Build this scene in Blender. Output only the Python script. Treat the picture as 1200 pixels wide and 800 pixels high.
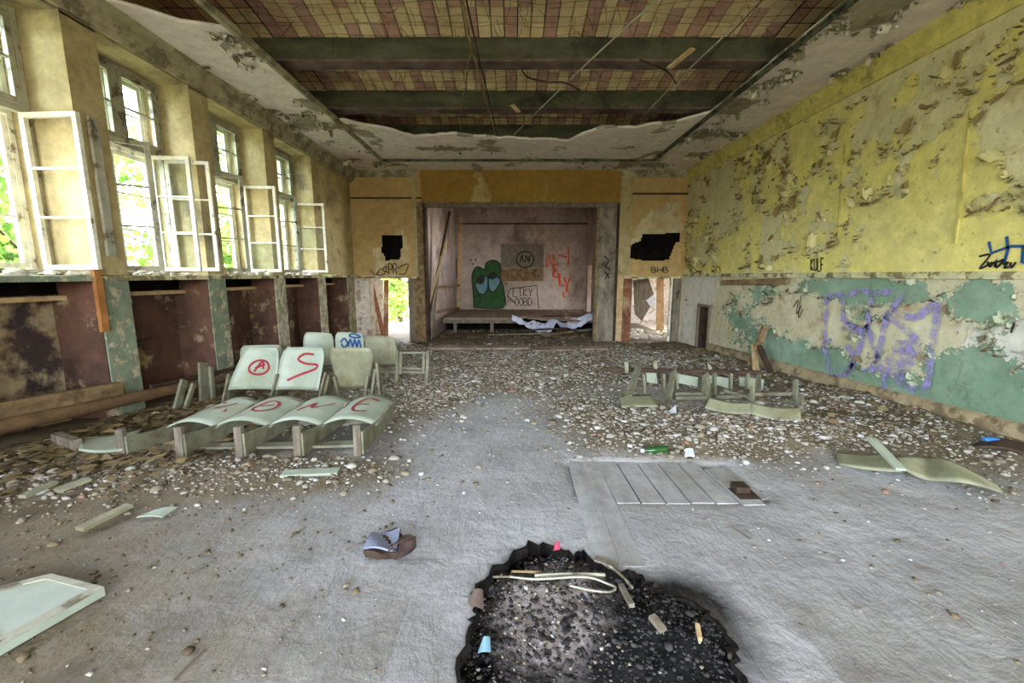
import bpy, math, random
import numpy as np
from mathutils import Vector, Matrix

random.seed(7)
RNG = np.random.default_rng(11)
scene = bpy.context.scene
COL = scene.collection
for o in list(bpy.data.objects):
    bpy.data.objects.remove(o, do_unlink=True)

# ------------------------------------------------------------------ camera
F_PX, PITCH, EYE = 500.0, math.radians(8.87), 1.8
cam_data = bpy.data.cameras.new('camera')
cam_data.sensor_width = 36.0
cam_data.lens = 36.0 * F_PX / 1200.0
cam_data.clip_start = 0.05
cam_data.clip_end = 300
cam = bpy.data.objects.new('camera', cam_data)
cam.location = (0, 0, EYE)
cam.rotation_euler = (math.pi / 2 - PITCH, 0, 0)
COL.objects.link(cam)
scene.camera = cam

# ------------------------------------------------------------------ sky, exposure
world = bpy.data.worlds.new('sky')
scene.world = world
world.use_nodes = True
wnt = world.node_tree
wnt.nodes.clear()
w_out = wnt.nodes.new('ShaderNodeOutputWorld')
w_bg = wnt.nodes.new('ShaderNodeBackground')
w_sky = wnt.nodes.new('ShaderNodeTexSky')
w_sky.sky_type = 'NISHITA'
w_sky.sun_disc = False
w_sky.sun_elevation = math.radians(58)
w_sky.sun_rotation = math.radians(60)
w_sky.dust_density = 3.0
w_hsv = wnt.nodes.new('ShaderNodeHueSaturation')
w_hsv.inputs['Saturation'].default_value = 0.5
w_bg.inputs['Strength'].default_value = 1.0
wnt.links.new(w_sky.outputs[0], w_hsv.inputs['Color'])
wnt.links.new(w_hsv.outputs[0], w_bg.inputs['Color'])
wnt.links.new(w_bg.outputs[0], w_out.inputs['Surface'])
vs = scene.view_settings
vs.view_transform = 'Standard'
vs.look = 'None'
vs.gamma = 1.0
vs.use_curve_mapping = False
vs.exposure = 3.25
scene.cycles.max_bounces = 14
scene.cycles.diffuse_bounces = 10
scene.cycles.transparent_max_bounces = 16
scene.cycles.sample_clamp_indirect = 20.0
scene.cycles.use_denoising = True

def portal(name, loc, rot, sx, sy):
    l = bpy.data.lights.new(name, 'AREA')
    l.shape = 'RECTANGLE'
    l.size, l.size_y = sx, sy
    l.cycles.is_portal = True
    o = bpy.data.objects.new(name, l)
    o.location, o.rotation_euler = loc, rot
    COL.objects.link(o)

# ------------------------------------------------------------------ helpers
XL, XR, YF, ZC = -4.1, 4.55, 11.5, 4.44     # pier face, right wall, far wall, ceiling
YB = -4.6                                   # wall behind the viewer
SP, CP = math.sin(PITCH), math.cos(PITCH)

def ray(px, py):
    u, v = (px - 600) / F_PX, (400 - py) / F_PX
    return u, CP + v * SP, v * CP - SP

def at_y(px, py, Y):
    u, y, z = ray(px, py); t = Y / y
    return Vector((u * t, Y, EYE + z * t))

def at_x(px, py, X):
    u, y, z = ray(px, py); t = X / u
    return Vector((X, y * t, EYE + z * t))

def at_z(px, py, Z):
    u, y, z = ray(px, py); t = (Z - EYE) / z
    return Vector((u * t, y * t, Z))

def fz(Y):
    return 0.04 * (YF - Y) if Y < YF else 0.0

def at_f(px, py, dz=0.0):
    u, y, z = ray(px, py)
    t = (0.04 * YF + dz - EYE) / (z + 0.04 * y)
    return Vector((u * t, y * t, EYE + z * t))

def _hash(ix, iy, seed):
    n = (ix.astype(np.int64) * 374761393 + iy.astype(np.int64) * 668265263 + seed * 1274126177) & 0x7fffffff
    n = ((n ^ (n >> 13)) * 1274126177) & 0x7fffffff
    return ((n ^ (n >> 16)) & 0xffff) / 65535.0

def vnoise(x, y, seed=0):
    x = np.asarray(x, float); y = np.asarray(y, float)
    ix, iy = np.floor(x), np.floor(y)
    fx, fy = x - ix, y - iy
    fx = fx * fx * (3 - 2 * fx); fy = fy * fy * (3 - 2 * fy)
    a = _hash(ix, iy, seed); b = _hash(ix + 1, iy, seed)
    c = _hash(ix, iy + 1, seed); d = _hash(ix + 1, iy + 1, seed)
    return (a * (1 - fx) + b * fx) * (1 - fy) + (c * (1 - fx) + d * fx) * fy

def fbm(x, y, seed=0, octv=4):
    s, a, tot = 0, 1.0, 0
    for k in range(octv):
        s = s + a * vnoise(np.asarray(x) * 2 ** k, np.asarray(y) * 2 ** k, seed + 17 * k)
        tot += a; a *= 0.5
    return s / tot

def blob(x, y, cx, cy, rx, ry):
    return np.exp(-(((x - cx) / rx) ** 2 + ((y - cy) / ry) ** 2))

ORIGIN = {}   # object -> world position of its frame

def org(o):
    v = Vector((0, 0, 0))
    while o is not None:
        v = v + o.location; o = o.parent
    return v

def tag(o, label=None, cat=None, group=None, kind=None):
    if label: o['label'] = label
    if cat: o['category'] = cat
    if group: o['group'] = group
    if kind: o['kind'] = kind
    return o

def empty(name, loc=(0, 0, 0), label=None, cat=None, group=None, kind=None):
    o = bpy.data.objects.new(name, None)
    o.empty_display_size = 0.1
    COL.objects.link(o); o.location = loc
    return tag(o, label, cat, group, kind)

def place(name, mesh, parent=None, loc=(0, 0, 0), rot=None, scale=None):
    """link a mesh at a WORLD position under a parent (parents only translate)"""
    o = bpy.data.objects.new(name, mesh)
    COL.objects.link(o)
    o.parent = parent
    o.location = Vector(loc) - (org(parent) if parent else Vector((0, 0, 0)))
    if rot is not None: o.rotation_euler = rot
    if scale is not None: o.scale = scale
    return o

class MB:
    def __init__(self):
        self.v, self.f, self.m = [], [], []
    def add(self, verts, faces, mi=0):
        n = len(self.v)
        self.v.extend([tuple(p) for p in verts])
        self.f.extend([tuple(i + n for i in f) for f in faces])
        self.m.extend([mi] * len(faces))
        return self
    def box(self, a, b, mi=0):
        x0, y0, z0 = (min(a[i], b[i]) for i in range(3)); x1, y1, z1 = (max(a[i], b[i]) for i in range(3))
        return self.add([(x0, y0, z0), (x1, y0, z0), (x1, y1, z0), (x0, y1, z0), (x0, y0, z1), (x1, y0, z1), (x1, y1, z1), (x0, y1, z1)],
                        [(0, 3, 2, 1), (4, 5, 6, 7), (0, 1, 5, 4), (1, 2, 6, 5), (2, 3, 7, 6), (3, 0, 4, 7)], mi)
    def bar(self, p0, p1, w, h, up=(0, 0, 1), mi=0, w1=None, h1=None):
        """box from p0 to p1; w across, h along up"""
        p0, p1 = Vector(p0), Vector(p1)
        d = (p1 - p0).normalized(); up = Vector(up)
        s = d.cross(up)
        if s.length < 1e-4: s = d.cross(Vector((1, 0, 0)))
        s.normalize(); n = s.cross(d).normalized()
        vs = []
        for p, ww, hh in ((p0, w, h), (p1, w if w1 is None else w1, h if h1 is None else h1)):
            for a, b in ((-1, -1), (1, -1), (1, 1), (-1, 1)):
                vs.append(p + s * (a * ww / 2) + n * (b * hh / 2))
        return self.add(vs, [(0, 1, 2, 3), (7, 6, 5, 4), (0, 4, 5, 1), (1, 5, 6, 2), (2, 6, 7, 3), (3, 7, 4, 0)], mi)
    def tube(self, pts, r, seg=8, mi=0, r1=None):
        pts = [Vector(p) for p in pts]; n = len(pts); base = len(self.v)
        for i, p in enumerate(pts):
            d = (pts[min(i + 1, n - 1)] - pts[max(i - 1, 0)]).normalized()
            a = d.cross(Vector((0, 0, 1)))
            if a.length < 1e-3: a = d.cross(Vector((1, 0, 0)))
            a.normalize(); b = d.cross(a)
            rr = r if r1 is None else r + (r1 - r) * i / max(1, n - 1)
            for k in range(seg):
                t = 2 * math.pi * k / seg
                self.v.append(tuple(p + a * (rr * math.cos(t)) + b * (rr * math.sin(t))))
        for i in range(n - 1):
            for k in range(seg):
                k2 = (k + 1) % seg
                self.f.append((base + i * seg + k, base + i * seg + k2, base + (i + 1) * seg + k2, base + (i + 1) * seg + k)); self.m.append(mi)
        self.f.append(tuple(base + k for k in range(seg))[::-1]); self.m.append(mi)
        self.f.append(tuple(base + (n - 1) * seg + k for k in range(seg))); self.m.append(mi)
        return self
    def sheet(self, fn, nu, nv, th, mi=0):
        """closed thin sheet; fn(u,v)->Vector, thickness th along its normal"""
        P = [[Vector(fn(i / nu, j / nv)) for i in range(nu + 1)] for j in range(nv + 1)]
        N = []
        for j in range(nv + 1):
            row = []
            for i in range(nu + 1):
                du = P[j][min(i + 1, nu)] - P[j][max(i - 1, 0)]
                dv = P[min(j + 1, nv)][i] - P[max(j - 1, 0)][i]
                n = du.cross(dv)
                row.append(n.normalized() if n.length > 1e-9 else Vector((0, 0, 1)))
            N.append(row)
        w = nu + 1; k = w * (nv + 1); vs = []
        for s in (0.5, -0.5):
            for j in range(nv + 1):
                for i in range(w):
                    vs.append(P[j][i] + N[j][i] * (th * s))
        fs = []
        for j in range(nv):
            for i in range(nu):
                a = j * w + i
                fs.append((a, a + 1, a + w + 1, a + w))
                fs.append((k + a, k + a + w, k + a + w + 1, k + a + 1))
        for i in range(nu):
            fs.append((i, k + i, k + i + 1, i + 1))
            a = nv * w + i
            fs.append((a, a + 1, k + a + 1, k + a))
        for j in range(nv):
            a = j * w
            fs.append((a, a + w, k + a + w, k + a))
            a = j * w + nu
            fs.append((a, k + a, k + a + w, a + w))
        return self.add(vs, fs, mi)
    def prism(self, poly, off, mi=0):
        """poly: list of 3D points, extruded by off"""
        n = len(poly); off = Vector(off)
        vs = [Vector(p) for p in poly] + [Vector(p) + off for p in poly]
        fs = [tuple(range(n))[::-1], tuple(range(n, 2 * n))] + [(i, (i + 1) % n, (i + 1) % n + n, i + n) for i in range(n)]
        return self.add(vs, fs, mi)
    def mesh(self, name, mats, off=(0, 0, 0), smooth=False):
        me = bpy.data.meshes.new(name)
        o = Vector(off)
        me.from_pydata([(x - o.x, y - o.y, z - o.z) for x, y, z in self.v], [], self.f)
        if not isinstance(mats, (list, tuple)): mats = [mats]
        for m in mats: me.materials.append(m)
        if len(mats) > 1: me.polygons.foreach_set('material_index', self.m)
        if smooth: me.polygons.foreach_set('use_smooth', [True] * len(self.f))
        me.update()
        return me
    def build(self, name, mats, parent=None, smooth=False, origin=None):
        """origin=None and no parent -> origin at base centre of the mesh"""
        if parent is None:
            a = np.array(self.v)
            c = Vector(((a[:, 0].min() + a[:, 0].max()) / 2, (a[:, 1].min() + a[:, 1].max()) / 2, a[:, 2].min())) if origin is None else Vector(origin)
        else:
            c = org(parent)
        o = bpy.data.objects.new(name, self.mesh(name, mats, c, smooth))
        COL.objects.link(o)
        o.parent = parent
        if parent is None: o.location = c
        return o

def np_mesh(name, V, Fq, mat, smooth=False, attrs=None, mi=None):
    """fast mesh: V (n,3), Fq (m,k) int faces of equal size"""
    me = bpy.data.meshes.new(name)
    V = np.asarray(V, np.float32); Fq = np.asarray(Fq, np.int32)
    m, k = Fq.shape
    me.vertices.add(len(V)); me.vertices.foreach_set('co', V.ravel())
    me.loops.add(m * k); me.loops.foreach_set('vertex_index', Fq.ravel())
    me.polygons.add(m)
    me.polygons.foreach_set('loop_start', np.arange(0, m * k, k, dtype=np.int32))
    me.polygons.foreach_set('loop_total', np.full(m, k, np.int32))
    if smooth: me.polygons.foreach_set('use_smooth', np.ones(m, bool))
    for mm in (mat if isinstance(mat, (list, tuple)) else [mat]): me.materials.append(mm)
    if mi is not None: me.polygons.foreach_set('material_index', np.asarray(mi, np.int32))
    for an, av in (attrs or {}).items():
        a = me.attributes.new(an, 'FLOAT', 'POINT')
        a.data.foreach_set('value', np.asarray(av, np.float32).ravel())
    me.update(calc_edges=True)
    me.validate()
    return me

def np_obj(name, me, parent=None, kind=None):
    o = bpy.data.objects.new(name, me)
    COL.objects.link(o)
    if parent is not None:
        o.parent = parent
        o.location = -org(parent)
    if kind: o['kind'] = kind
    return o

def grid_coords(a, b, res, cuts=()):
    n = max(1, int(round((b - a) / res)))
    g = list(np.linspace(a, b, n + 1))
    for c in cuts:
        if a < c < b:
            k = int(np.argmin([abs(x - c) for x in g]))
            if 0 < k < len(g) - 1: g[k] = c
            else: g.append(c); g.sort()
    return np.array(sorted(set(g)))

def inpoly(px, py, poly):
    r = np.zeros(np.shape(px), bool); n = len(poly); j = n - 1
    for i in range(n):
        xi, yi = poly[i]; xj, yj = poly[j]
        c = ((yi > py) != (yj > py)) & (px < (xj - xi) * (py - yi) / (yj - yi + 1e-12) + xi)
        r ^= c; j = i
    return r

def wall_grid(name, axis, const, u, v, mat, holes=(), polys=(), attrs=None, relief=None, parent=None, flip=False, kind=None):
    """grid wall; axis 'x': plane X=const, u=Y v=Z ; 'y': plane Y=const, u=X v=Z ; 'z': u=X v=Y"""
    U, W = np.meshgrid(u, v)
    D = np.full(U.shape, const) + (relief(U, W) if relief else 0)
    P = {'x': (D, U, W), 'y': (U, D, W), 'z': (U, W, D)}[axis]
    V = np.stack(P, -1).reshape(-1, 3)
    nu, nv = len(u), len(v)
    i, j = np.meshgrid(np.arange(nu - 1), np.arange(nv - 1))
    a = (j * nu + i).ravel()
    Fq = np.stack([a, a + 1, a + nu + 1, a + nu], 1)
    cu = ((u[:-1] + u[1:]) / 2)[i].ravel(); cv = ((v[:-1] + v[1:]) / 2)[j].ravel()
    keep = np.ones(len(a), bool)
    for (u0, u1, v0, v1) in holes:
        keep &= ~((cu > u0) & (cu < u1) & (cv > v0) & (cv < v1))
    for p in polys:
        keep &= ~inpoly(cu, cv, p)
    Fq = Fq[keep]
    if flip: Fq = Fq[:, ::-1]
    at = {k: fn(U, W) for k, fn in (attrs or {}).items()}
    return np_obj(name, np_mesh(name, V, Fq, mat, True, at), parent, kind)

# ------------------------------------------------------------------ materials
def srgb(r, g, b):
    f = lambda c: ((c / 255 + 0.055) / 1.055) ** 2.4 if c > 10 else c / 255 / 12.92
    return (f(r), f(g), f(b), 1.0)

class M:
    def __init__(self, name):
        self.mat = bpy.data.materials.new(name)
        self.mat.use_nodes = True
        self.t = self.mat.node_tree
        self.t.nodes.clear()
        self.o = self.t.nodes.new('ShaderNodeOutputMaterial')
        self.pos = self.t.nodes.new('ShaderNodeNewGeometry').outputs['Position']
        self.geo = None
    def n(self, t, **kw):
        nd = self.t.nodes.new(t)
        for k, v in kw.items(): setattr(nd, k, v)
        return nd
    def link(self, a, sock):
        if hasattr(a, 'is_output') or isinstance(a, bpy.types.NodeSocket): self.t.links.new(a, sock)
        else:
            if isinstance(a, (int, float)) and sock.type == 'RGBA': a = (a, a, a, 1)
            sock.default_value = a
    def noise(self, scale, detail=4, rough=0.55, dist=0.0, vec=None, out='Fac'):
        nd = self.n('ShaderNodeTexNoise')
        self.link(vec or self.pos, nd.inputs['Vector'])
        nd.inputs['Scale'].default_value = scale; nd.inputs['Detail'].default_value = detail
        nd.inputs['Roughness'].default_value = rough; nd.inputs['Distortion'].default_value = dist
        return nd.outputs[out]
    def scaled(self, s):
        nd = self.n('ShaderNodeVectorMath', operation='MULTIPLY')
        self.link(self.pos, nd.inputs[0]); nd.inputs[1].default_value = s
        return nd.outputs[0]
    def voro(self, scale, feature='F1', out='Distance', vec=None):
        nd = self.n('ShaderNodeTexVoronoi', feature=feature)
        self.link(vec or self.pos, nd.inputs['Vector']); nd.inputs['Scale'].default_value = scale
        return nd.outputs[out]
    def ramp(self, fac, stops, interp='LINEAR'):
        nd = self.n('ShaderNodeValToRGB'); r = nd.color_ramp; r.interpolation = interp
        while len(r.elements) < len(stops): r.elements.new(0.5)
        for e, (p, c) in zip(r.elements, stops):
            e.position = p; e.color = c if isinstance(c, (tuple, list)) else (c, c, c, 1)
        self.link(fac, nd.inputs[0])
        return nd.outputs[0]
    def step(self, fac, lo, hi):
        nd = self.n('ShaderNodeMapRange'); nd.clamp = True
        self.link(fac, nd.inputs[0]); nd.inputs[1].default_value = lo; nd.inputs[2].default_value = hi
        return nd.outputs[0]
    def mix(self, fac, a, b, mode='MIX'):
        nd = self.n('ShaderNodeMix', data_type='RGBA', blend_type=mode)
        self.link(fac, nd.inputs[0]); self.link(a, nd.inputs[6]); self.link(b, nd.inputs[7])
        return nd.outputs[2]
    def math(self, op, a, b=0.0):
        nd = self.n('ShaderNodeMath', operation=op)
        self.link(a, nd.inputs[0]); self.link(b, nd.inputs[1])
        return nd.outputs[0]
    def attr(self, name):
        return self.n('ShaderNodeAttribute', attribute_name=name).outputs['Fac']
    def rnd_obj(self): return self.n('ShaderNodeObjectInfo').outputs['Random']
    def rnd_isl(self): return self.n('ShaderNodeNewGeometry').outputs['Random Per Island']
    def bump(self, h, strength=0.5, dist=0.02, normal=None):
        nd = self.n('ShaderNodeBump')
        nd.inputs['Strength'].default_value = strength; nd.inputs['Distance'].default_value = dist
        self.link(h, nd.inputs['Height'])
        if normal is not None: self.link(normal, nd.inputs['Normal'])
        return nd.outputs[0]
    def done(self, color, rough=0.85, normal=None, metallic=0.0, spec=0.25):
        b = self.n('ShaderNodeBsdfPrincipled')
        self.link(color, b.inputs['Base Color']); self.link(rough, b.inputs['Roughness'])
        b.inputs['Metallic'].default_value = metallic
        b.inputs['Specular IOR Level'].default_value = spec
        if normal is not None: self.link(normal, b.inputs['Normal'])
        self.t.links.new(b.outputs[0], self.o.inputs[0])
        return self.mat

def mottle(m, c, scale=9.0, lo=0.62, hi=1.12):
    k = m.ramp(m.noise(scale, 10, 0.74), [(0.3, lo), (0.66, hi)])
    return m.mix(1.0, c, k, 'MULTIPLY')

def m_simple(name, ca, cb, scale=6, rough=0.85, bump=0.3, bscale=40, metallic=0.0, spec=0.2, stain=None, stretch=None):
    m = M(name)
    vec = m.scaled(stretch) if stretch else m.pos
    c = m.mix(m.step(m.noise(scale, 5, 0.6, vec=vec), 0.35, 0.65), ca, cb)
    if stain: c = m.mix(m.step(m.noise(scale * 0.45, 6, 0.65, 0.4), 0.53, 0.68), c, stain)
    if rough > 0.5: c = mottle(m, c, 9.0, 0.72, 1.12)
    nm = m.bump(m.noise(bscale, 4, 0.6, vec=vec), bump, 0.01)
    return m.done(c, rough, nm, metallic, spec)

def m_chip(name, base_a, base_b, paint_a, paint_b, scale=5, lo=0.48, hi=0.5, rough=0.8, isl=0.0, spec=0.25):
    """chipped paint over a base, by noise"""
    m = M(name)
    k = m.step(m.noise(scale, 8, 0.65), lo, hi)
    base = m.mix(m.step(m.noise(scale * 2, 4), 0.35, 0.65), base_a, base_b)
    pt = m.mix(m.step(m.noise(scale * 0.6, 4), 0.3, 0.7), paint_a, paint_b)
    c = mottle(m, m.mix(k, base, pt), 7.0, 0.62, 1.15)
    h = m.math('ADD', k, m.math('MULTIPLY', m.noise(60, 3), 0.3))
    return m.done(c, rough, m.bump(h, 0.5, 0.006), 0, spec)

def m_wall(name, base, paints, spots=None, grain=0.35, streak=None):
    """base: (ca, cb); paints: list of (attribute, ca, cb, noise scale, noise amount); later layers on top"""
    m = M(name)
    c = m.mix(m.step(m.noise(2.2, 6, 0.6), 0.35, 0.65), base[0], base[1])
    if len(base) > 2: c = m.mix(m.step(m.noise(3.1, 7, 0.7, 0.3), 0.56, 0.66), c, base[2])
    h = m.math('MULTIPLY', m.noise(70, 3, 0.6), grain)
    for an, ca, cb, ns, na in paints:
        a = m.math('ADD', m.attr(an), m.math('MULTIPLY', m.math('SUBTRACT', m.noise(ns, 8, 0.68), 0.5), na))
        k = m.step(a, 0.49, 0.52)
        pt = m.mix(m.step(m.noise(1.1, 5, 0.6), 0.35, 0.68), ca, cb)
        c = m.mix(k, c, pt)
        h = m.math('ADD', h, m.math('MULTIPLY', k, 1.0))
    if streak is not None:
        s = m.step(m.noise(1.6, 7, 0.7, vec=m.scaled((2.2, 2.2, 0.5))), 0.56, 0.75)
        c = m.mix(m.math('MULTIPLY', s, 0.6), c, streak)
    if spots is not None:
        c = m.mix(m.math('MULTIPLY', m.step(m.noise(14, 4, 0.6), 0.62, 0.7), 0.7), c, spots)
    c = mottle(m, c, 6.0, 0.74, 1.12)
    return m.done(c, 0.85, m.bump(h, 0.6, 0.008), 0, 0.2)

# -- palette
MAT = {}
MAT['right_upper'] = m_wall('yellow_peeling_wall', (srgb(212, 203, 160), srgb(204, 194, 144), srgb(188, 168, 124)),
                            [('paint', srgb(222, 207, 116), srgb(214, 201, 132), 11, 0.45)], spots=srgb(150, 140, 100))
MAT['right_lower'] = m_wall('green_peeling_wall', (srgb(202, 193, 164), srgb(186, 175, 140), srgb(168, 138, 110)),
                            [('white', srgb(212, 207, 197), srgb(198, 191, 174), 7, 0.4),
                             ('paint', srgb(114, 138, 112), srgb(140, 160, 138), 9, 0.85)], spots=srgb(120, 104, 78))
MAT['far'] = m_wall('ochre_plaster', (srgb(206, 196, 158), srgb(186, 160, 116), srgb(170, 160, 140)),
                    [('paint', srgb(192, 162, 108), srgb(178, 148, 98), 5, 0.5)], spots=srgb(130, 100, 62), streak=srgb(222, 176, 112))
MAT['header'] = m_wall('ochre_header_paint', (srgb(196, 176, 120), srgb(170, 140, 84)),
                       [('paint', srgb(160, 126, 58), srgb(146, 112, 52), 6, 0.3)], spots=srgb(92, 70, 36), streak=srgb(140, 110, 58))
MAT['stage'] = m_simple('stage_mauve_plaster', srgb(192, 174, 162), srgb(164, 146, 134), 1.3, 0.9, 0.3, 30, stain=srgb(120, 94, 82))
MAT['ceiling'] = m_wall('ceiling_plaster', (srgb(170, 160, 138), srgb(146, 136, 112), srgb(120, 112, 86)),
                        [('paint', srgb(236, 226, 216), srgb(226, 214, 204), 10, 0.4)], spots=None)
MAT['cream'] = m_wall('cream_yellow_plaster', (srgb(186, 170, 124), srgb(168, 152, 110), srgb(140, 128, 96)),
                      [('paint', srgb(206, 188, 128), srgb(196, 176, 112), 6, 0.4)], streak=srgb(130, 112, 76))
MAT['pier'] = m_simple('olive_beige_plaster', srgb(198, 181, 134), srgb(176, 157, 112), 2.2, 0.9, 0.4, 35, stain=srgb(122, 110, 84))
MAT['pier_low'] = m_chip('green_flaking_paint', srgb(186, 176, 146), srgb(150, 130, 100), srgb(136, 144, 120), srgb(118, 128, 106), 8, 0.42, 0.46)
MAT['pier_far'] = m_chip('pale_flaking_paint', srgb(206, 196, 170), srgb(160, 150, 124), srgb(126, 128, 96), srgb(170, 162, 130), 6, 0.5, 0.53)
MAT['niche'] = m_chip('red_brown_niche_paint', srgb(160, 140, 108), srgb(92, 62, 44), srgb(114, 80, 62), srgb(70, 52, 44), 3.0, 0.36, 0.44)
MAT['niche_near'] = m_chip('scraped_niche_plaster', srgb(176, 160, 126), srgb(140, 112, 84), srgb(92, 64, 52), srgb(46, 50, 54), 2.6, 0.46, 0.58)
MAT['cornice'] = m_chip('cornice_plaster', srgb(138, 130, 104), srgb(112, 104, 82), srgb(182, 174, 142), srgb(164, 154, 122), 4, 0.44, 0.5)
MAT['cornice_yellow'] = m_chip('yellow_cornice_paint', srgb(178, 164, 96), srgb(150, 130, 70), srgb(208, 194, 112), srgb(196, 182, 104), 3, 0.40, 0.44)
MAT['trim'] = m_chip('dado_trim_paint', srgb(120, 112, 84), srgb(150, 134, 100), srgb(214, 204, 160), srgb(190, 184, 140), 5, 0.46, 0.5)
MAT['skirting'] = m_chip('dusty_skirting', srgb(120, 104, 78), srgb(142, 120, 90), srgb(176, 156, 122), srgb(160, 142, 108), 5, 0.42, 0.5)
MAT['moulding'] = m_chip('grey_green_moulding', srgb(66, 66, 52), srgb(48, 46, 38), srgb(112, 112, 92), srgb(94, 96, 78), 4, 0.46, 0.52)
MAT['wood'] = m_simple('weathered_wood', srgb(150, 124, 90), srgb(112, 90, 62), 9, 0.8, 0.4, 50, stain=srgb(84, 66, 46), stretch=(1, 0.25, 1))
MAT['wood_red'] = m_simple('red_brown_wood', srgb(150, 96, 70), srgb(108, 70, 52), 5, 0.8, 0.3, 40, stain=srgb(176, 150, 120))
MAT['wood_pale'] = m_simple('pale_timber', srgb(206, 178, 136), srgb(184, 152, 108), 6, 0.75, 0.3, 50)
MAT['wood_orange'] = m_simple('orange_batten_wood', srgb(186, 128, 72), srgb(158, 104, 56), 7, 0.7, 0.3, 50)
MAT['wood_dark'] = m_simple('dark_damp_wood', srgb(84, 66, 52), srgb(54, 42, 34), 6, 0.8, 0.4, 40)
MAT['wood_grey'] = m_simple('grey_weathered_wood', srgb(138, 128, 112), srgb(104, 93, 78), 8, 0.85, 0.5, 60, stretch=(3, 3, 0.4))
MAT['pier_wood'] = m_simple('stained_grey_boards', srgb(156, 146, 128), srgb(112, 102, 88), 3, 0.85, 0.4, 40, stain=srgb(76, 66, 56), stretch=(2, 2, 0.5))
MAT['packet_top'] = m_simple('blue_grey_card', srgb(150, 154, 172), srgb(122, 126, 146), 9, 0.6, 0.3, 40)
MAT['seat'] = m_simple('grey_green_seat_paint', srgb(168, 176, 158), srgb(148, 156, 136), 4, 0.45, 0.12, 30, spec=0.5, stain=srgb(148, 150, 116))
MAT['seat_olive'] = m_simple('olive_seat_paint', srgb(152, 151, 122), srgb(134, 132, 104), 4, 0.55, 0.15, 30, spec=0.4, stain=srgb(122, 112, 78))
MAT['seat_frame'] = m_simple('olive_frame_paint', srgb(138, 137, 112), srgb(114, 110, 88), 7, 0.6, 0.25, 40, stain=srgb(96, 82, 62))
MAT['frame_white'] = m_chip('white_window_paint', srgb(156, 138, 108), srgb(120, 104, 80), srgb(236, 232, 214), srgb(224, 216, 190), 7, 0.36, 0.40, 0.5, spec=0.4)
MAT['frame_grey'] = m_chip('grey_window_paint', srgb(130, 118, 96), srgb(104, 92, 74), srgb(186, 182, 160), srgb(160, 156, 136), 7, 0.40, 0.44, 0.6)
MAT['red_paint'] = m_simple('red_spray', srgb(158, 52, 58), srgb(140, 46, 52), 20, 0.6, 0.1, 60)
MAT['orange_paint'] = m_simple('orange_spray', srgb(220, 92, 60), srgb(196, 84, 58), 10, 0.7, 0.1, 60)
MAT['black_paint'] = m_simple('black_spray', srgb(34, 32, 30), srgb(48, 46, 44), 20, 0.6, 0.1, 60)
MAT['blue_paint'] = m_simple('blue_spray', srgb(40, 76, 136), srgb(44, 84, 120), 10, 0.6, 0.1, 60)
MAT['green_fig'] = m_simple('dark_green_spray', srgb(56, 92, 48), srgb(44, 78, 42), 4, 0.8, 0.1, 60)
MAT['eye_blue'] = m_simple('dull_blue_spray', srgb(112, 150, 156), srgb(96, 134, 142), 4, 0.8, 0.1, 60)
MAT['black_void'] = m_simple('painted_dark_cavity', srgb(30, 26, 24), srgb(18, 16, 15), 5, 1.0, 0.4, 30, spec=0.0)  # hollows painted near-black, their darkness put into the colour
MAT['soot'] = m_simple('sooty_plaster', srgb(70, 58, 50), srgb(38, 32, 30), 2, 1.0, 0.4, 30, spec=0.0)
MAT['paper'] = m_simple('white_paper', srgb(226, 228, 232), srgb(206, 208, 214), 8, 0.7, 0.1, 40)
MAT['sheeting'] = m_simple('blue_white_sheeting', srgb(214, 220, 238), srgb(182, 190, 214), 3, 0.35, 0.2, 20, spec=0.5)
MAT['pipe'] = m_simple('brown_iron_pipe', srgb(128, 98, 66), srgb(96, 72, 50), 6, 0.6, 0.3, 50, spec=0.4)
MAT['wire'] = m_simple('rusty_wire', srgb(72, 62, 50), srgb(46, 40, 34), 8, 0.7, 0.2, 60)
MAT['cable'] = m_simple('pale_brown_cable', srgb(168, 140, 100), srgb(96, 76, 54), 3, 0.7, 0.2, 60)
MAT['beam'] = m_simple('green_grey_beam', srgb(94, 94, 72), srgb(68, 68, 52), 3, 0.9, 0.4, 40, stain=srgb(44, 42, 34), stretch=(0.5, 2, 2))
MAT['beam_low'] = m_simple('red_lead_flange', srgb(118, 100, 90), srgb(86, 70, 64), 3, 0.9, 0.4, 40, stain=srgb(54, 40, 36))

def m_spray():
    m = M('violet_spray')
    k = m.step(m.noise(9, 6, 0.65), 0.40, 0.60)
    b = m.n('ShaderNodeBsdfPrincipled'); m.link(m.mix(m.noise(5), srgb(136, 122, 176), srgb(158, 146, 192)), b.inputs['Base Color'])
    b.inputs['Roughness'].default_value = 0.8
    t = m.n('ShaderNodeBsdfTransparent'); x = m.n('ShaderNodeMixShader')
    m.link(k, x.inputs[0]); m.t.links.new(t.outputs[0], x.inputs[1]); m.t.links.new(b.outputs[0], x.inputs[2])
    m.t.links.new(x.outputs[0], m.o.inputs[0])
    return m.mat
MAT['violet'] = m_spray()

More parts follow.
